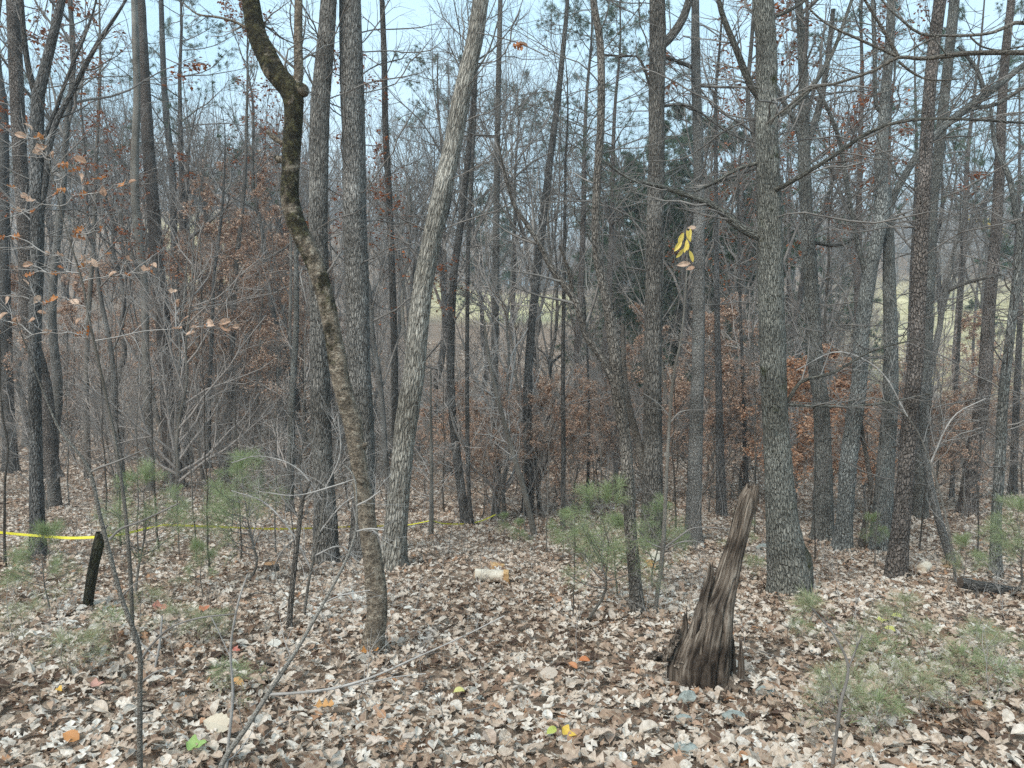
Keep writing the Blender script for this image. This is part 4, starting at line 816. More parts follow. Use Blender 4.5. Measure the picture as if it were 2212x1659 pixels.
def leafvar(mat_, ks):
    out = []
    for k in ks:
        me = LEAFM[k].copy(); me.materials[0] = mat_; out.append(me)
    return out
M_YEL = flat('yellow_leaf', (.85, .66, .16)); M_PALEL = ramp_leaf('pale_dead_leaf', [(0, (.50, .30, .20)), (1, (.74, .53, .40))], 'object', .35)
M_RUST = ramp_leaf('rusty_leaf', [(0, (.42, .14, .04)), (1, (.62, .27, .10))], 'object', .35)
sap = bpy.data.objects['tall_sapling']; so = np.array(sap.location)
LY = leafvar(M_YEL, (1, 3, 9)); LP = leafvar(M_PALEL, (1, 3, 9, 7, 8)); LR = leafvar(M_RUST, (0, 4, 7, 11))
for i, (x, y, s, q, pt) in enumerate([(1472, 512, .13, -2.1, 0), (1466, 530, .125, -2.2, 0), (1487, 508, .12, -1.2, 0), (1484, 527, .11, -1.5, 0), (1470, 545, .12, -2.3, 0), (1492, 552, .12, -1.3, 0), (1493, 492, .1, .2, 1), (1482, 535, .09, -1.7, 0), (1475, 571, .14, .1, 1), (1490, 580, .10, .4, 1), (1490, 503, .1, -1.7, 0)]):
    o = link('leaf', (LP if pt else LY)[i % 3], sap, tuple(at(x, y, D6 - .02 * i) - so)); o.scale = (s, s * .62, s * .35)
    o.rotation_euler = (math.pi / 2 + rng.normal(0, .3), -q + rng.normal(0, .1), rng.normal(0, .3))
# sapling at left carrying many dead leaves, some hanging free on thin twigs
D7 = 5.6
stem7 = [(287, 1388, 9), (282, 1250, 9), (270, 1100, 8), (250, 960, 7), (228, 850, 6), (205, 745, 6), (190, 680, 5), (178, 610, 5), (160, 550, 4), (135, 470, 3), (112, 375, 3), (90, 300, 2)]
LV = [(80,470,1),(165,530,0),(210,560,0),(120,630,0),(230,640,1),(190,50,0),(140,110,0),(280,200,0),(350,240,0),(550,280,0),(440,310,1),(525,355,1),(600,450,1),(425,485,1),(395,515,1),(690,415,1),(850,455,1),(915,440,0),(720,495,0),(555,405,0),(575,520,1),(545,765,1),(705,770,1),(540,825,1),(105,815,1),(10,820,1),(325,930,0),(405,940,0),(565,970,0),(655,990,0),(750,935,1),(890,970,0),(190,1010,0),(420,1030,1),(380,1070,1),(570,1020,1),(205,1080,1),(180,1130,0),(780,1080,0),(880,1080,1),(1010,1040,0),(1065,1015,0),(50,1260,0),(255,1250,0),(385,1240,1),(325,1275,1),(510,1265,0),(295,1345,0),(20,1375,0),(90,1410,0),(220,1400,0),(330,1475,0),(165,1530,0),(545,1405,0),(620,1475,1),(550,1490,1),(1200,1190,0),(1220,1270,0),(1280,1390,0),(1225,1455,0),(1320,1490,0),(1350,1450,0),(1465,1410,0),(1430,1430,1),(1555,1410,0),(1555,1445,0),(1635,1435,0),(270,230,0),(265,125,1),(300,190,0),(1040,1050,1),(535,790,1),(620,1000,0)]
LV = [(x * .3112, 258 + y * .3112, c) for x, y, c in LV]
tw = []
node = [(a, b, 3.0) for a, b, _ in catmull(np.array([(a, b, 0) for a, b, _ in stem7]), np.ones(len(stem7)), 60)[0]]
order = sorted(range(len(LV)), key=lambda i: min(math.hypot(LV[i][0] - n[0], (LV[i][1] - n[1]) * 1.5) for n in node))
LV = [LV[i] for i in order]
for x, y, c in LV:
    n_ = min(node, key=lambda n: math.hypot(x - n[0], ((y + 18) - n[1]) * 1.8) + (25 if n[1] < y - 30 else 0))
    dx = x - n_[0]; pts_ = []
    for q in (0, .3, .6, 1): pts_.append((n_[0] + dx * q + random.uniform(-3, 3) * (q not in (0, 1)), n_[1] + (y - n_[1]) * q + 7 * math.sin(q * 3.1) * random.uniform(-1, .6), 3.0 - 1.6 * q))
    tw.append(pts_); node += [(p[0], p[1], 2) for p in pts_[1:3]] + [(x, y + 2, 2)]
s7 = branches('dead_leaved_sapling', 'slender sapling at left hung with pale and rusty curled dead leaves', 'sapling', D7, [stem7] , B_SMOOTH, M_TWIG, 0)
o7 = np.array(s7.location); m = MB(); Pb, Rb = [], []
for t in tw:
    P, R = px_path(t, D7, 0); P_c, R_c = catmull(P - o7, R, 9); Pb.append(P_c); Rb.append(R_c)
Pb, Rb = np.array(Pb), np.array(Rb); v, f, bc = tubes(Pb, Rb, 4); m.add(v, f, 0, bc)
P2, R2, L2 = grow(Pb, Rb, np.full(len(Pb), .28), 3, .3, .95, (.5, 1.1), 6, .15, .0, .7, .001); v, f, bc = tubes(P2, np.minimum(R2, .0025), 3); m.add(v, f, 0, bc)
o = link('twigs', m.mesh('twigs', M_TWIGL), s7); o['kind'] = 'stuff'
for i, ((x, y, c), pc) in enumerate(zip(LV, Pb)):
    me = (LR if c else LP)[i % (4 if c else 5)]; o = link('leaf', me, s7, tuple(pc[-1])); s = rng.uniform(.065, .105); o.scale = (s, s, s)
    o.rotation_euler = (rng.normal(.9, .5), rng.normal(0, .5), rng.uniform(-.8, .8) + (0 if rng.random() < .5 else 3.14))
# curled dry leaf cluster caught high among the twigs
nest = empty('leaf_cluster', tuple(at(1125, 98, 8)), 'curled brown dead leaves caught high in the twigs at top centre', 'leaf cluster')
for i in range(5):
    o = link('leaf', (LR + LP)[i], nest, (rng.normal(0, .02), rng.normal(0, .02), rng.normal(0, .012))); o.scale = (.12,) * 3; o.rotation_euler = tuple(rng.normal(0, 1, 3))
P_n, R_n = px_path([(1030, 70, 4), (1075, 80, 4), (1125, 95, 3), (1180, 120, 3)], 8); m = MB(); v, f, bc = tubes(catmull(P_n - np.array(nest.location), R_n, 12)[0][None], np.full((1, 12), .006), 4); m.add(v, f, 0, bc); link('twig', m.mesh('twig', M_TWIG), nest)

# ------------------------------------------------------------------ the rotten stump
def cp(x, y): return 1364 + x * .32, 1017.5 + y * .32
D8 = hit(*cp(520, 1500))[1]; sb = hit(*cp(520, 1510)); st = empty('rotten_stump', tuple(sb), 'tall rotten leaning stump, splintered and dark brown, in the leaves at right', 'stump')
def slab(rings, thick, name, mat_=M_ROT, D=D8, sides=96, jag=.05, seed=0, dyo=0, ridge=.05, sub=8, floor=.12):
    """rings: (left x, right x, y) in crop units from the bottom up"""
    g = np.random.default_rng(seed); C = []; Wd = []
    for l, r, y in rings:
        a = at(*cp(l, y), D + dyo); b = at(*cp(r, y), D + dyo); C.append((a + b) / 2); Wd.append(np.linalg.norm(b - a) / 2)
    n = len(rings) * sub;  C, Wd = catmull(np.array(C), np.array(Wd), n); a = np.arange(sides) * 2 * np.pi / sides
    ph = g.uniform(0, 6.28, 8); t = np.linspace(0, 1, n)
    rr_ = g.normal(size=(7, sides)); kt = np.linspace(0, 6, n); k0 = np.minimum(kt.astype(int), 5); fk = (kt - k0)[:, None]
    rr_ = rr_[k0] * (1 - fk) + rr_[k0 + 1] * fk
    wa = a[None] + .25 * np.sin(t[:, None] * 3 + ph[4]) + .1 * np.sin(t[:, None] * 9 + ph[5]); fine = sum(np.sin(k_ * wa + g.uniform(0, 6.28) + t[:, None] * g.uniform(-3, 3)) * am_ for k_, am_ in ((2, .9), (3, .8), (5, .5), (8, .25), (11, .15), (17, .1)))
    cr1 = np.exp(-((np.sin((wa - 4.5) / 2)) / .05)**2) * (t[:, None] > .25) + .8 * np.exp(-((np.sin((wa - 5.3 - .3 * t[:, None]) / 2)) / .035)**2) * (t[:, None] < .6) + .6 * np.exp(-((np.sin((wa - 3.7) / 2)) / .04)**2) * (t[:, None] > .5)
    pit = np.zeros((n, sides))
    for _ in range(14):
        pit += np.exp(-((t[:, None] - g.uniform(0, 1)) / g.uniform(.02, .07))**2 - (np.angle(np.exp(1j * (a[None] - g.uniform(0, 6.28)))) / g.uniform(.08, .2))**2)
    rad = 1 + ridge * .28 * fine + ridge * .05 * rr_ - .34 * cr1 - ridge * 1.3 * pit + g.normal(0, ridge * .13, (n, sides))
    X = C[:, None, 0] + Wd[:, None] * rad * np.cos(a); Yy = C[:, None, 1] + Wd[:, None] * thick * rad * np.sin(a); Zz = np.broadcast_to(C[:, None, 2], X.shape).copy()
    jg = g.uniform(-1, 1, sides) * jag; jg = (jg + np.roll(jg, 1)) / 2; k = max(3, n // 5); Zz[-k:] += jg[None] * np.linspace(0, 1, k)[:, None] * 1.6
    V = np.stack([X, Yy, Zz], -1); V[0, :, 2] -= floor
    i = np.arange(n - 1)[:, None] * sides; j = np.arange(sides)[None]; kk = (j + 1) % sides
    f = np.stack([i + j, i + kk, i + sides + kk, i + sides + j], -1).reshape(-1, 4)
    rm = Wd.mean(); s = np.linalg.norm(C - C[0], axis=1)
    bc = np.stack([np.broadcast_to(np.cos(a) * rm, X.shape), np.broadcast_to(np.sin(a) * rm, X.shape), np.broadcast_to(s[:, None], X.shape)], -1)
    m = MB(); m.add(V.reshape(-1, 3) - sb, f, 0, bc.reshape(-1, 3)); c = V[-1].mean(0) - sb; c[2] -= jag * 1.4
    m.add(np.concatenate([V[-1] - sb, [c]]), [(q, (q + 1) % sides, sides) for q in range(sides)], 0, np.concatenate([bc[-1], [[0, 0, 1]]]))
    return link(name, m.mesh(name, mat_), st)
slab([(375, 668, 1575), (345, 664, 1490), (300, 664, 1400), (296, 672, 1300), (340, 682, 1170), (405, 688, 1030), (445, 700, 900), (520, 712, 810), (560, 730, 720), (600, 752, 600), (655, 790, 440), (690, 825, 290), (725, 850, 190), (775, 862, 125)], .5, 'trunk', seed=3, jag=.035)
slab([(380, 520, 1200), (415, 520, 1050), (440, 530, 930), (468, 545, 820), (498, 558, 730), (520, 550, 640)], .42, 'splinter', seed=4, sides=18, jag=.03, dyo=-.03)
slab([(235, 345, 1330), (270, 350, 1240), (310, 372, 1140), (338, 384, 1050), (352, 372, 960)], .5, 'splinter', seed=5, sides=16, jag=.03)
slab([(705, 770, 1440), (716, 766, 1340), (722, 758, 1240), (728, 745, 1155)], .5, 'splinter', seed=6, sides=14, jag=.03)
slab([(655, 722, 1500), (664, 712, 1380), (672, 705, 1260), (676, 695, 1150), (680, 690, 1110)], .35, 'splinter', seed=7, sides=14, jag=.02, dyo=.08)
def root(pts, D0, dy, name='root'):
    Pp, Rr = px_path([(*cp(x, y), w_) for x, y, w_ in pts], D0, dy); Pc, Rc = catmull(Pp - sb, Rr, 22); v, f, bc = tubes(Pc[None], Rc[None], 14)
    v = v + rng.normal(0, .0035, v.shape); m = MB(); m.add(v, f, 0, bc); link(name, m.mesh(name, M_ROT), st)
root([(640, 1400, 26), (690, 1460, 24), (750, 1490, 20), (820, 1540, 14), (900, 1600, 7)], D8, -.12)
root([(650, 1440, 22), (640, 1500, 22), (610, 1560, 16), (590, 1620, 8)], D8, -.2)
root([(330, 1300, 24), (260, 1260, 18), (190, 1262, 14), (110, 1258, 8)], D8, .05)
root([(740, 1400, 16), (790, 1440, 14), (860, 1500, 9), (900, 1530, 5)], D8, .05)
root([(400, 1440, 22), (350, 1480, 16), (300, 1530, 8)], D8, -.15)

for i, (x, y, wx, wy, rz) in enumerate([(270, 1180, 46, 90, .5), (235, 1245, 60, 60, .2), (300, 1130, 34, 120, .3), (150, 1245, 90, 28, 0), (330, 1290, 60, 70, .4), (360, 1400, 50, 40, -.2), (700, 1490, 60, 36, .4), (790, 1440, 50, 40, .1), (640, 1540, 46, 34, 0)]):
    u_ = D8 / F * .32
    g_ = np.random.default_rng(i + 77); v, f = blob((0, 0, 0), (wx * u_ / 2, wx * u_ * .35, wy * u_ / 2), 16, 12, i + 60, .4); m = MB(); m.add(v + g_.normal(0, .006, v.shape), f, 0, v)
    o = link('rotten_piece', m.mesh('rotten_piece', M_ROT, smooth=False), st, tuple(at(*cp(x, y), D8 - .03) - sb)); o.rotation_euler = (0, rz, 0)

# ------------------------------------------------------------------ cut logs
def log(name, label, a, b, dpx, barkm, endm, cat='log', D=None, dyb=0, sides=18, split=False, group=None):
    Dd = hit((a[0] + b[0]) / 2, max(a[1], b[1]) + dpx / 2)[1] if D is None else D
    pa, pb_ = at(*a, Dd), at(*b, Dd); pb_ = pb_ + np.array([0, dyb, 0]); r = dpx / F * Dd / 2; o0 = (pa + pb_) / 2; o0g = o0.copy(); o0g[2] = H(o0[0], o0[1]) + r * 1.0 + .02; sh = o0g - o0
    pa, pb_ = pa + sh, pb_ + sh; e = empty(name, tuple(o0g), label, cat, group)
    Pc = np.linspace(pa, pb_, 10)[None] - o0g; v, f, bc = tubes(Pc, np.full((1, 10), r), sides); v = v + rng.normal(0, r * .02, v.shape); v = v.reshape(10, sides, 3)
    m = MB(); m.add(v.reshape(-1, 3), f, 0, bc); link('bark', m.mesh('bark', barkm), e)
    for k, rg in ((0, v[0]), (1, v[-1])):
        c = rg.mean(0); dr = (pa - pb_ if k == 0 else pb_ - pa); dr = dr / np.linalg.norm(dr); vv = np.concatenate([rg, (rg - c) * .55 + c + dr * .004, [c + dr * .004]])
        ff = [(i, (i + 1) % sides, sides + (i + 1) % sides, sides + i) for i in range(sides)]; m = MB(); m.add(vv, ff, 0); m.add(vv, [(sides + i, sides + (i + 1) % sides, 2 * sides) for i in range(sides)], 0)
        link('cut_end', m.mesh('cut_end', endm, smooth=False), e)
    return e, Dd, o0g
lg, Dl, lo0 = log('cut_log', 'pale sawn log lying across the litter, a split orange slab at its right end', (1026, 1244), (1092, 1248), 26, M_PALEW, M_WOOD)
def chunk(name, label, c, size, mat_, parent=None, seed=0, org=None, cat='wood', rz=0):
    g = np.random.default_rng(seed); v = np.array([(x, y, z) for z in (-.5, -.15, .2, .5) for x, y in ((-.5, -.5), (0, -.6), (.5, -.5), (.5, .5), (0, .55), (-.5, .5))]) + g.normal(0, .05, (24, 3)); v = v * np.asarray(size)
    f = [(k * 6 + i, k * 6 + (i + 1) % 6, k * 6 + 6 + (i + 1) % 6, k * 6 + 6 + i) for k in range(3) for i in range(6)]
    m = MB(); m.add(v, f, 0, v); m.add(v, [(5, 4, 3, 2, 1, 0), (18, 19, 20, 21, 22, 23)], 0, v); me = m.mesh(name, mat_, smooth=False)
    if parent is not None: o = link(name, me, parent, tuple(np.asarray(c) - org))
    else: o = link(name, me, None, tuple(c)); tag(o, label, cat)
    o.rotation_euler = (g.normal(0, .08), g.normal(0, .08), rz); return o
u = Dl / F
chunk('split_slab', None, at(1095, 1252, Dl - .07), (11 * u, .12, 40 * u), M_WOOD, lg, 3, lo0)
cc = hit(1074, 1230); chunk('split_wood', 'orange split pieces of firewood behind the pale log', cc + [0, 0, .03], (32 * u, .12, 12 * u), M_WOOD, None, 4)
log('cut_log', 'short cut log showing its tan sawn face, right of the slim brown trunk', (1404, 1219), (1430, 1213), 27, M_PALEW, M_WOOD, dyb=.22)
log('cut_block', 'whitish upright block of wood right of the reddish pine', (1990, 1232), (2013, 1230), 22, M_PALEW, M_PALEW, dyb=.1)
log('cut_log', 'small grey log at the foot of the dark slanting trunk', (1026, 1143), (1040, 1142), 10, M_PALEW, M_WOOD, dyb=.1)
log('cut_log', 'small pale log behind the little young pines near centre', (1095, 1143), (1113, 1144), 9, M_PALEW, M_WOOD)
log('cut_log', 'small brownish log at the foot of the leaning grey stem', (1140, 1163), (1155, 1165), 11, B_BROWN, M_WOOD, dyb=-.08)
log('fallen_log', 'dark decaying log lying on the ground at the right edge', (2075, 1243), (2290, 1282), 24, B_DARK, M_ROT, sides=16)
log('fallen_log', 'dark fallen trunk on the far bank of the hollow at left', (470, 985), (640, 975), 18, B_DARK, M_ROT, sides=12)
cs = hit(586, 1240); m = MB(); Pc = np.array([cs - [0, 0, .1], cs + [0, 0, .05], cs + [0, 0, .13]]) - cs; rr = 19 / F * cs[1]
v, f, bc = tubes(catmull(Pc, [rr * 1.4, rr * 1.05, rr * .8], 8)[0][None], np.linspace(rr * 1.3, rr * .8, 8)[None], 18); m.add(v + rng.normal(0, .004, v.shape), f, 0, bc)
se = empty('sawn_stump', tuple(cs), 'low sawn brown stump in the leaves at left', 'stump'); link('bark', m.mesh('bark', B_BROWN), se)
top = v.reshape(8, 18, 3)[-1]; m = MB(); m.add(np.concatenate([top, [top.mean(0) + [0, 0, .02]]]), [(i, (i + 1) % 18, 18) for i in range(18)], 0); link('cut_top', m.mesh('cut_top', simple('old_sawn_wood', (.22, .12, .06), (.36, .22, .12), 30), smooth=False), se)
# stick post with the tape tied round
Ds = hit(190, 1320)[1]
branches('broken_post', 'dark mossy broken stub leaning right, holding the yellow tape at left', 'stump', Ds, [[(187, 1330, 22), (193, 1280, 22), (203, 1220, 22), (213, 1175, 24), (216, 1150, 18)], [(214, 1170, 10), (222, 1150, 7), (232, 1135, 4)]], bark('stub_bark', (.03, .03, .022), (.12, .115, .075), 30, .2, .012, moss=.12), M_TWIG, 0)

# ------------------------------------------------------------------ rocks
for i, (x, y, wd, hh, lb) in enumerate([(1487, 1520, 42, 44, 'flat grey-green stone just below the rotten stump'), (1474, 1566, 38, 24, 'small grey stone half buried in leaves below the larger stone'), (1650, 1502, 36, 26, 'lichened stone on the right of the rotten stump'),
      (1590, 1562, 56, 22, 'low wide stone showing through the leaves right of the small one'), (1480, 1628, 60, 22, 'flat stone near the bottom edge below the stump'), (1185, 1262, 0, 0, ''), (1650, 1186, 30, 14, 'small grey stone beyond the buttressed oak'), (1030, 1470, 0, 0, '')]):
    if not wd: continue
    p = hit(x, y + hh * .3); u_ = p[1] / F; m = MB(); v, f = blob((0, 0, 0), (wd * u_ / 2, wd * u_ * .42, hh * u_ * .55), 16, 10, i + 3, .18); m.add(v, f, 0)
    o = link('stone', m.mesh('stone', M_ROCK, smooth=False), None, tuple(p + [0, 0, .045])); tag(o, lb, 'stone')

# ------------------------------------------------------------------ barrier tape
def ribbon(pts, wid, seed):
    P = np.array([at(x, y, d) for x, y, d in pts]); Pc, _ = catmull(P, np.ones(len(P)), 60); g = np.random.default_rng(seed)
    tw_ = np.cumsum(g.normal(0, .12, 60)) * .6; T = nrm(np.gradient(Pc, axis=0)); S = nrm(np.cross(T, [0, 0, 1.])); U = np.cross(S, T)
    dd = np.cos(tw_)[:, None] * U + np.sin(tw_)[:, None] * S; nn = np.cross(T, dd) * .0006
    V = np.stack([Pc + dd * wid / 2 + nn, Pc - dd * wid / 2 + nn, Pc - dd * wid / 2 - nn, Pc + dd * wid / 2 - nn], 1); 
    f = [(i * 4 + j, i * 4 + (j + 1) % 4, i * 4 + 4 + (j + 1) % 4, i * 4 + 4 + j) for i in range(59) for j in range(4)]
    return V.reshape(-1, 3), f
tape = empty('barrier_tape', tuple(at(210, 1160, 8.6)), 'yellow barrier tape strung low between the saplings from the left edge', 'barrier tape'); to = np.array(tape.location)
for i, seg in enumerate([[(-40, 1143, 9.2), (0, 1150, 9.1), (90, 1158, 8.9), (150, 1162, 8.8), (215, 1160, 8.7)], [(215, 1160, 8.7), (268, 1153, 9.2), (310, 1143, 9.8), (352, 1134, 10.4)], [(352, 1134, 10.4), (450, 1137, 10.6), (560, 1142, 10.9), (640, 1142, 11.2), (720, 1139, 11.6), (830, 1136, 12)],
      [(830, 1136, 12), (880, 1134, 12.4), (932, 1124, 12.7)], [(932, 1124, 12.7), (960, 1131, 13.2), (1010, 1131, 13.8), (1040, 1125, 14.1), (1072, 1111, 14.4)]]):
    v, f = ribbon(seg, .030 if i < 3 else .022, i + 4); m = MB(); m.add(v - to, f, 0); link('tape_strip', m.mesh('tape_strip', M_TAPE, smooth=False), tape)

# ------------------------------------------------------------------ young pines
for k, x, y, s, lb in [(0, 290, 1300, 1.15, 'young pine with long soft needles right of the tape stub'), (1, 110, 1330, .95, 'low spreading young pine at far left below the tape'), (0, 535, 1262, 1.3, 'thin leaning young pine left of the broken sapling stub'),
      (1, 380, 1130, .8, 'small bright young pine behind the tape, lower left'), (0, 1265, 1345, 1.1, 'wispy young pine left of the slim brown trunk'), (1, 1215, 1215, .8, 'young pine behind the wispy one, right of centre'), (0, 1410, 1285, .85, 'young pine between the slim trunk and tall sapling'),
      (1, 1335, 1300, 1.0, 'young pine brushing the foot of the slim brown trunk'), (1, 1085, 1175, .55, 'tiny young pine among the small logs near centre'), (1, 1118, 1195, .55, 'second tiny young pine right of the small pale log'), (1, 1608, 1215, .8, 'young pine behind the rotten stump top'),
      (0, 2165, 1300, .95, 'bright green young pine beside the sinuous trunk at right edge'), (1, 2075, 1280, .7, 'young pine hiding the foot of the slender leaning stem'), (1, 1880, 1205, .7, 'dark little pine at the foot of the close grey pair'), (1, 440, 1300, .7, 'low young pine left of the sawn stump'), (0, 480, 1175, 1.0, 'young pine in front of the tape, left')]:
    place_pine(k, x, y, s, lb)
SEED = [(240, 1395), (480, 1385), (440, 1410), (500, 1530), (210, 1440), (60, 1400), (1745, 1345), (1925, 1400), (1960, 1370), (2080, 1480), (2110, 1400), (1830, 1480), (1900, 1470), (1950, 1520), (1860, 1560), (1900, 1610), (1990, 1580), (2050, 1560), (2150, 1530), (1780, 1530), (1820, 1610), (2120, 1440), (2000, 1450), (1850, 1420), (1730, 1400), (2180, 1480), (150, 1480), (30, 1300), (330, 1345), (380, 1400), (1630, 1250), (1600, 1240)]
for i, (x, y) in enumerate(SEED):
    left = x < 1000; place_pine(2 + (i % 3 == 0), x, y, rng.uniform(.75, 1.15), 'small wispy pine seedling in the litter at lower left' if left else 'small wispy pine seedling in the green patch at lower right', 'pine seedlings at lower left' if left else 'pine seedlings at lower right', 'pine_seedling')
branches('bare_sapling', 'thin brown stem with long pine needles at its tip, bottom right', 'sapling', 3.4, [[(1793, 1700, 8), (1800, 1640, 7), (1816, 1520, 7), (1832, 1440, 6), (1800, 1370, 5), (1752, 1312, 4)], [(1832, 1445, 4), (1850, 1400, 3), (1862, 1372, 2)]], M_TWIG, M_TWIG, 4, .3)
s4 = bpy.data.objects['bare_sapling.002']; pp = at(1752, 1312, 3.4) - np.array(s4.location); m = MB()
pos = pp + rng.normal(0, .006, (160, 3)); v, f, rn = needles(pos, np.tile([-.5, 0, .35], (160, 1)), .14, .0011, .45); m.add(v, f, 0, None, rn); o = link('needles', m.mesh('needles', M_NEEDY, smooth=False), s4); o['kind'] = 'stuff'

# ------------------------------------------------------------------ single coloured leaves on the litter
for x, y, s, c, mi, lb, cat in [(990, 1518, .085, (.80, .74, .30), 9, 'pale yellow leaf lying on the litter at bottom centre', 0), (1190, 1607, .08, (.62, .66, .18), 3, 'yellow-green leaf, left of two near the bottom edge', 0), (1226, 1610, .10, (.80, .55, .10), 7, 'bright yellow leaf, right of two near the bottom edge', 0),
      (425, 1636, .13, (.34, .50, .17), 7, 'fresh lime green leaf at the bottom edge, left', 0), (345, 1325, .17, (.60, .27, .20), 7, 'pinkish red maple leaf raised on a stalk at left', 0), (210, 1500, .10, (.60, .34, .27), 7, 'salmon pink leaf on the litter at lower left', 0),
      (512, 1422, .08, (.56, .19, .14), 7, 'small red leaf left of the arching pale sapling', 0), (130, 1512, .07, (.80, .50, .12), 9, 'small amber leaf at lower left', 0), (797, 1424, .14, (.62, .29, .09), 4, 'orange oak leaf propped against the foot of the mossy trunk', 0), (1260, 1446, .10, (.62, .24, .10), 9, 'orange serrated leaf left of the rotten stump', 0),
      (1236, 1456, .09, (.60, .28, .14), 3, 'reddish tan leaf touching the orange serrated one', 0), (152, 1618, .11, (.58, .27, .10), 1, 'orange brown leaf near the bottom left corner', 0), (512, 1498, .11, (.72, .42, .18), 9, 'light orange leaf beside the very thin whitish sapling', 0), (440, 1330, .12, (.60, .22, .12), 7, 'dull red maple leaf right of the raised pinkish one', 0),
      (835, 1378, 0, (0, 0, 0), 0, '', 0), (1905, 1358, .12, (.66, .68, .22), 7, 'yellow-green leaf, left in the bright cluster at lower right', 0), (1935, 1348, .10, (.66, .68, .22), 9, 'yellow-green leaf, right in the bright cluster at lower right', 0), (1920, 1376, .10, (.62, .62, .2), 3, 'yellow-green leaf, lowest in the bright cluster at lower right', 0),
      (700, 1548, .12, (.66, .36, .14), 4, 'amber oak leaf left of the two yellow leaves near bottom', 0), (465, 1590, .19, (.70, .60, .46), 1, 'very large cream leaf at the base of the arching pale sapling', 0), (1180, 1478, .16, (.60, .50, .41), 1, 'large beige toothed leaf below centre', 0), (590, 1408, .13, (.72, .68, .6), 1, 'whitish toothed leaf left of the arching pale sapling stem', 0)]:
    if not s: continue
    p = hit(x, y + 4); me = LEAFM[mi].copy(); me.materials[0] = flat('tinted_leaf', c); raised = 'raised' in lb and 'stalk' in lb
    o = link('fallen_leaf', me, None, tuple(p + [0, 0, .075])); o.scale = (s, s, s); o.rotation_euler = (rng.normal(.45, .12), rng.normal(0, .15), rng.uniform(-.8, .8)); tag(o, lb, 'leaf')
    if raised: o.rotation_euler = (.9, .2, .3)

# leaves drifted against the feet of the stems
bx_, by_ = [], []
for o in [o for o in sc.objects if o.parent is None and o.type == 'EMPTY' and o.location.y < 20]:
    wide = .30 if 'stump' in o.name or 'oak' in o.name else .16
    for _ in range(70 if wide > .2 else 34):
        q = random.uniform(0, 6.28); rr_ = wide * random.uniform(.5, 1.7); bx_.append(o.location.x + math.cos(q) * rr_); by_.append(o.location.y + math.sin(q) * rr_)
bx_, by_ = np.array(bx_), np.array(by_); nb_ = len(bx_)
bp_ = np.stack([bx_, by_, H(bx_, by_) + rng.uniform(.02, .09, nb_)], -1); br_ = np.stack([rng.normal(0, .6, nb_), rng.normal(0, .6, nb_), rng.uniform(0, 6.28, nb_)], -1)
scatter('fallen_leaves', np.concatenate([lpt[keep], bp_]), np.concatenate([lrot[keep], br_]), np.concatenate([ls[keep], rng.uniform(.06, .12, nb_)]), np.concatenate([lidx[keep], rng.integers(0, len(LEAFM), nb_)]), LEAFM)

# ------------------------------------------------------------------ loose sticks on the ground
for i, (a, b) in enumerate([((1010, 1555), (1180, 1500)), ((1640, 1420), (1760, 1460)), ((300, 1560), (380, 1590)), ((900, 1350), (980, 1300)), ((2000, 1540), (2210, 1500)), ((1500, 1330), (1560, 1290)), ((640, 1570), (560, 1620))]):
    p, q = hit(*a), hit(*b); Pm = (p + q) / 2 + [0, 0, .05]; m = MB(); Pc, Rc = catmull(np.array([p + [0, 0, .05], Pm + rng.normal(0, .02, 3), q + [0, 0, .04]]) - Pm, [.004, .0035, .002], 10); v, f, bc = tubes(Pc[None], Rc[None], 6); m.add(v, f, 0, bc)
    o = link('stick', m.mesh('stick', M_TWIG), None, tuple(Pm)); tag(o, 'thin dead twig lying loose on the leaf litter', 'stick', 'loose twigs on the litter')

# ------------------------------------------------------------------ low stems poking out of the litter (countless)
def stemlet(seed, h):
    g = np.random.default_rng(seed); m = MB(); P = np.zeros((1, 5, 3)); P[0, :, 2] = np.linspace(0, h, 5); P[0, :, :2] = np.cumsum(g.normal(0, .03 * h, (5, 2)), 0)
    R = np.linspace(.0032, .001, 5)[None]; v, f, bc = tubes(P, R, 4); m.add(v, f, 0, bc); P2, R2, L2 = grow(P, R, np.array([h * .45]), 6, .3, .95, (.5, 1.0), 5, .12, .05, .8, .0008, g=g); v, f, bc = tubes(P2, R2, 3); m.add(v, f, 0, bc)
    P3, R3, L3 = grow(P2, R2, L2 * .5, 3, .3, .95, (.5, 1.0), 4, .12, .05, .8, .0008, g=g); v, f, bc = tubes(P3, R3, 3); m.add(v, f, 0, bc)
    return m.mesh('stemlet', M_TWIG if seed % 2 else M_TWIGL)
BR = [variant(200 + i, hh, rr, B_SMOOTH, M_BRUSH, (22, 6, 5, 2), .06, lb, twr=1.5) for i, (hh, rr, lb) in enumerate([(3.5, .018, .5), (5, .028, .42), (7, .04, .36)])]
ST = [stemlet(1, .3), stemlet(2, .5), stemlet(3, .8), stemlet(4, 1.3), stemlet(5, 1.9)]
def pts_of(x, y): return np.stack([x, y, H(x, y) - .02], -1)
xa, ya = wedge(4, 10, 3.0); xb, yb = wedge(9, 22, 1.6); xc, yc = wedge(20, 60, .2)
x = np.concatenate([xa, xb, xc]); y = np.concatenate([ya, yb, yc]); n = len(x); idx = np.where(y < 9, rng.integers(0, 2, n), rng.integers(2, 5, n)); sclv = rng.uniform(.6, 1.2, n) * np.where(y > 20, 1.5, 1)
scatter('undergrowth', pts_of(x, y), np.stack([rng.normal(0, .15, n), rng.normal(0, .15, n), rng.uniform(0, 6.28, n)], -1), sclv, idx, ST)

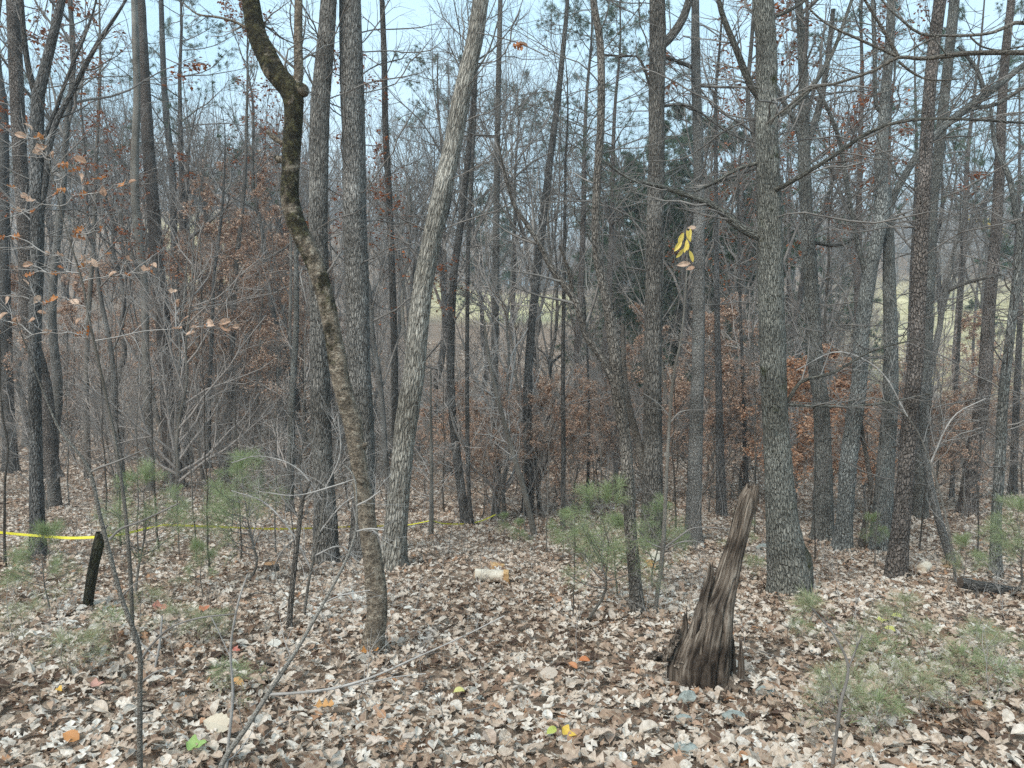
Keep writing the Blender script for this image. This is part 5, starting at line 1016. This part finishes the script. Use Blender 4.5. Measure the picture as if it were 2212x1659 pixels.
BJ = [joined(p) for p in BR]
xa, ya = wedge(14, 30, .08); xb, yb = wedge(30, 76, .12); x = np.concatenate([xa, xb]); y = np.concatenate([ya, yb]); q_ = x / y; ok = ~((y > 34) & (((q_ > -.12) & (q_ < .07)) | ((q_ > .5) & (q_ < .7)) | ((q_ > -.45) & (q_ < -.38)))); x, y = x[ok], y[ok]; n = len(x)
scatter('thicket_undergrowth', pts_of(x, y), np.stack([rng.normal(0, .08, n), rng.normal(0, .08, n), rng.uniform(0, 6.28, n)], -1), rng.uniform(.6, 1.15, n), rng.integers(0, 3, n), BJ)
# ------------------------------------------------------------------ brown leafy beeches
def spot(px, Y): p = at(px, 700, Y); return (p[0], Y, float(H(p[0], Y)) - .03)
for i, (px, Y, k, s, lb) in enumerate([(430, 22, 1, 1.0, 0), (500, 25, 1, 1.15, 0), (560, 21, 1, .95, 0), (610, 26, 1, 1.2, 0), (460, 30, 1, 1.3, 0), (540, 32, 1, 1.4, 0), (400, 27, 1, 1.0, 0), (590, 34, 1, 1.4, 0), (350, 32, 1, 1.2, 0), (660, 30, 1, 1.1, 0), (240, 30, 1, 1.1, 0), (150, 26, 0, 1.1, 0), (60, 24, 0, 1.1, 0),
      (1035, 15, 0, .42, 1), (1090, 14.5, 0, .45, 1), (1180, 15, 0, .5, 1), (1130, 17, 0, .55, 1), (1250, 16, 0, .5, 1), (1210, 19, 0, .5, 1), (1300, 17.5, 0, .45, 1), (960, 18, 0, .4, 1),
      (1700, 13.5, 2, .85, 2), (1730, 14.5, 2, .9, 2), (1800, 14.5, 2, .95, 2), (1850, 13.8, 2, .85, 2), (1885, 15, 2, .8, 2), (2050, 15, 0, .42, 3), (2090, 14.2, 0, .38, 3), (2020, 16, 0, .4, 3),
      (1010, 16.5, 0, .5, 1), (1060, 18, 0, .55, 1), (1110, 19.5, 0, .6, 1), (1160, 16, 0, .45, 1), (1230, 14.8, 0, .4, 1), (1280, 20, 0, .6, 1), (1340, 18.5, 0, .55, 1), (920, 20, 0, .5, 1), (1460, 18, 0, .5, 4), (1540, 16, 0, .45, 4), (1590, 18, 0, .5, 4), (1640, 17, 0, .5, 4), (1950, 18, 0, .55, 3), (2110, 17, 0, .5, 3), (2180, 20, 0, .6, 3), (1560, 17, 0, .75, 4), (1500, 19, 0, .8, 4), (1610, 21, 0, .9, 4), (2130, 24, 0, .9, 3), (1400, 24, 0, .9, 4)]):
    L_ = [('copper-leaved beech in the brown thicket at left', 'brown beeches in the left thicket'), ('low beech sapling with pale copper leaves, centre of the hollow', 'low copper beeches at centre'), ('bright orange-leaved beech sapling between the grey oaks at right', 'orange beech saplings at right'), ('copper-leaved sapling behind the slender leaning stem at right', 'copper saplings at far right'), ('sparse brown-leaved sapling behind the rotten stump', 'brown saplings behind the stump')][lb]
    place('beech_sapling', BEECH[k], spot(px, Y), rng.uniform(0, 6.28), (s, s, s), L_[0], 'beech', L_[1])
for px, Y, k, s in ((480, 27, 7, 1.25), (420, 33, 6, 1.5), (560, 36, 7, 1.45), (900, 30, 6, 1.4), (960, 24, 7, 1.25), (1040, 35, 7, 1.4), (240, 28, 6, 1.35), (150, 34, 7, 1.4), (640, 27, 6, 1.3), (720, 38, 7, 1.4), (860, 42, 6, 1.5), (1160, 29, 7, 1.35), (1330, 33, 6, 1.4), (1480, 27, 7, 1.3), (1580, 30, 6, 1.4), (1720, 27, 7, 1.3), (1830, 34, 6, 1.4), (2030, 30, 7, 1.35), (2140, 35, 6, 1.4), (40, 30, 6, 1.4), (330, 38, 7, 1.5), (1250, 24, 8, 1.5), (820, 24, 8, 1.6), (380, 24, 8, 1.6)):
    place('bare_tree', (BARE + SPREAD)[k], spot(px, Y), rng.uniform(0, 6.28), (s * .72, s * .72, s), 'bare leafless tree, one of the crowd of trunks beyond the hollow', 'tree', 'bare trees beyond the hollow')
for i, (px, py, hh) in enumerate([(262, 1185, 3.6), (300, 1215, 3), (345, 1190, 3.4), (425, 1225, 2.6), (455, 1235, 3), (388, 1210, 2.2), (520, 1215, 2.8), (596, 1205, 3.2), (640, 1235, 2.2), (480, 1060, 5), (228, 1110, 4.5), (150, 1100, 4), (12, 1230, 4), (1180, 1210, 2.6), (1235, 1345, 1.6), (1300, 1240, 2.4), (1460, 1150, 4), (1630, 1160, 3.6), (1760, 1215, 2.4), (1890, 1230, 2.2), (1985, 1190, 3.2), (2020, 1120, 4.4), (2110, 1200, 3), (1080, 1100, 4), (960, 1110, 4.4)]):
    q = hit(px, py); k = BARE[(2, 4)[i % 2]]; h0 = (13, 11)[i % 2]; place('thin_sapling', k, (q[0], q[1], q[2] - .03), rng.uniform(0, 6.28), (hh / h0 * .62, hh / h0 * .62, hh / h0), 'knee to head high bare sapling as thin as a finger, rooted in the leaf litter', 'sapling', 'thin bare saplings rooted in the litter')
place('oak_sapling', OAKL, spot(850, 12.5), .4, .62, 'thin young oak with russet leaf clusters between the thick trunks', 'oak')
for px, Y in ((100, 16), (620, 24), (1700, 17), (1850, 20), (1560, 22), (250, 19)):
    place('oak_tree', OAKL, spot(px, Y), rng.uniform(0, 6.28), rng.uniform(.9, 1.2), 'thin oak keeping some russet leaves among the bare twigs', 'oak', 'thin oaks with some russet leaves')

# ------------------------------------------------------------------ pines beyond
yt = traced('yellow_leaved_tree', 'small far tree with an arch of yellow leaves near the right edge', [(2150, 470, 3), (2120, 560, 4), (2105, 700, 5), (2100, 830, 6)], B_GREY, D=38, n_side=14, side_len=2.5)
yo = np.array(yt.location); q = rng.uniform(0, 1, 260); ax_ = 2085 + 85 * q + rng.normal(0, 4, 260); ay_ = 474 + 30 * q**2 + rng.normal(0, 5, 260)
pos = np.array([at(a, b, 38 + rng.normal(0, .3)) for a, b in zip(ax_, ay_)]) - yo; m = MB(); v, f, rn = leafquads(pos, .13, None, .5, .2); m.add(v, f, 0, None, rn); o = link('leaves', m.mesh('leaves', flat('far_yellow_leaf', (.85, .62, .2)), smooth=False), yt); o['kind'] = 'stuff'
for px, Y, k, s in ((1440, 33, 1, 1.02), (1515, 35, 1, 1.1), (1580, 38, 1, 1.1), (1375, 40, 1, 1.05), (1480, 31, 1, .8), (1340, 46, 1, 1.1), (1610, 55, 1, 1.1), (1800, 48, 1, .85), (1320, 27, 0, .95), (1110, 34, 0, .9), (960, 30, 0, .9), (2080, 27, 0, .95), (2180, 32, 0, .9), (1960, 30, 0, .95), (1700, 34, 0, .85), (2240, 48, 1, 1.0), (1260, 28, 0, 1.0), (1850, 24, 0, .95), (400, 26, 0, 1.0), (120, 40, 0, 1.0), (1060, 75, 1, 1.0)):
    place('pine_tree', PINE[k], spot(px, Y), rng.uniform(0, 6.28), s, 'dark bushy evergreen pine in the distance beyond the hollow' if k else 'tall pine with thin high needle tufts beyond the hollow', 'pine', 'bushy evergreen pines beyond the hollow' if k else 'high-crowned pines beyond the hollow')

# ------------------------------------------------------------------ bare trees beyond the hollow
cnt = 0; tries = 0; used = []
while cnt < 62 and tries < 4000:
    tries += 1; Y = math.sqrt(random.uniform(16.5**2, 72**2)); X_ = random.uniform(-.74, .76) * Y
    if any((X_ - a)**2 + (Y - b)**2 < 1.6**2 for a, b in used): continue
    if Y > 34 and (-.11 < X_ / Y < .06 or .52 < X_ / Y < .7): continue
    used.append((X_, Y)); k = random.choice([2, 4, 6, 8]) if Y < 30 else random.choice([2, 4, 5, 6, 6, 7, 7, 8, 8, 8]); s = random.uniform(.75, 1.1); th = .8 if Y < 40 else 1.0
    place('bare_tree', (BARE + SPREAD)[k], (X_, Y, float(H(X_, Y)) - .05), random.uniform(0, 6.28), (s * th, s * th, s), 'bare leafless tree, one of the crowd of trunks beyond the hollow', 'tree', 'bare trees beyond the hollow'); cnt += 1
cnt = 0
while cnt < 70:
    Y = math.sqrt(random.uniform(13**2, 45**2)); X_ = random.uniform(-.72, .74) * Y; k = random.randrange(3); s = random.uniform(.7, 1.2)
    place('bare_shrub', SHRUB[k], (X_, Y, float(H(X_, Y)) - .05), random.uniform(0, 6.28), s, 'thin leafless understorey shrub among the trunks', 'shrub', 'bare shrubs among the trunks'); cnt += 1
# far wood: reads as one mass
FJ = [joined(p) for p in FARV]
n = 3200; Y = np.sqrt(rng.uniform(74**2, 330**2, n)); A2 = rng.uniform(-.85, .85, n); x = A2 * Y
ok = ~((Y < 118) & (rng.random(n) < .72)) & ~((Y < 108) & (A2 > -.14) & (A2 < .1)); x, Y = x[ok], Y[ok]; n = len(x)
scatter('distant_woods', pts_of(x, Y), np.stack([np.zeros(n), np.zeros(n), rng.uniform(0, 6.28, n)], -1), rng.uniform(.75, 1.15, n), rng.integers(0, 4, n), FJ)
tot = sum(len(m.polygons) * 2 for m in bpy.data.meshes); print('TRIS about', tot, 'objects', len(sc.objects))

# ------------------------------------------------------------------ haze
zl = float(Z.min()) - 1
hx0, hx1, hy0, hy1, hz1 = -430, 430, -64, 905, 62
hv = [(x, y, z) for z in (zl, hz1) for y in (hy0, hy1) for x in (hx0, hx1)]
m = MB(); m.add(np.array(hv, float), [(0, 2, 3, 1), (4, 5, 7, 6), (0, 1, 5, 4), (2, 6, 7, 3), (0, 4, 6, 2), (1, 3, 7, 5)])
hm, hnt = mat('haze'); ho = hnt.nodes.new('ShaderNodeOutputMaterial'); pv = hnt.nodes.new('ShaderNodeVolumePrincipled')
pv.inputs['Color'].default_value = (.80, .86, .92, 1); pv.inputs['Density'].default_value = 0.0019; pv.inputs['Anisotropy'].default_value = .2
hnt.links.new(pv.outputs[0], ho.inputs['Volume'])
hz = link('haze', m.mesh('haze', hm, smooth=False)); tag(hz, kind='stuff')
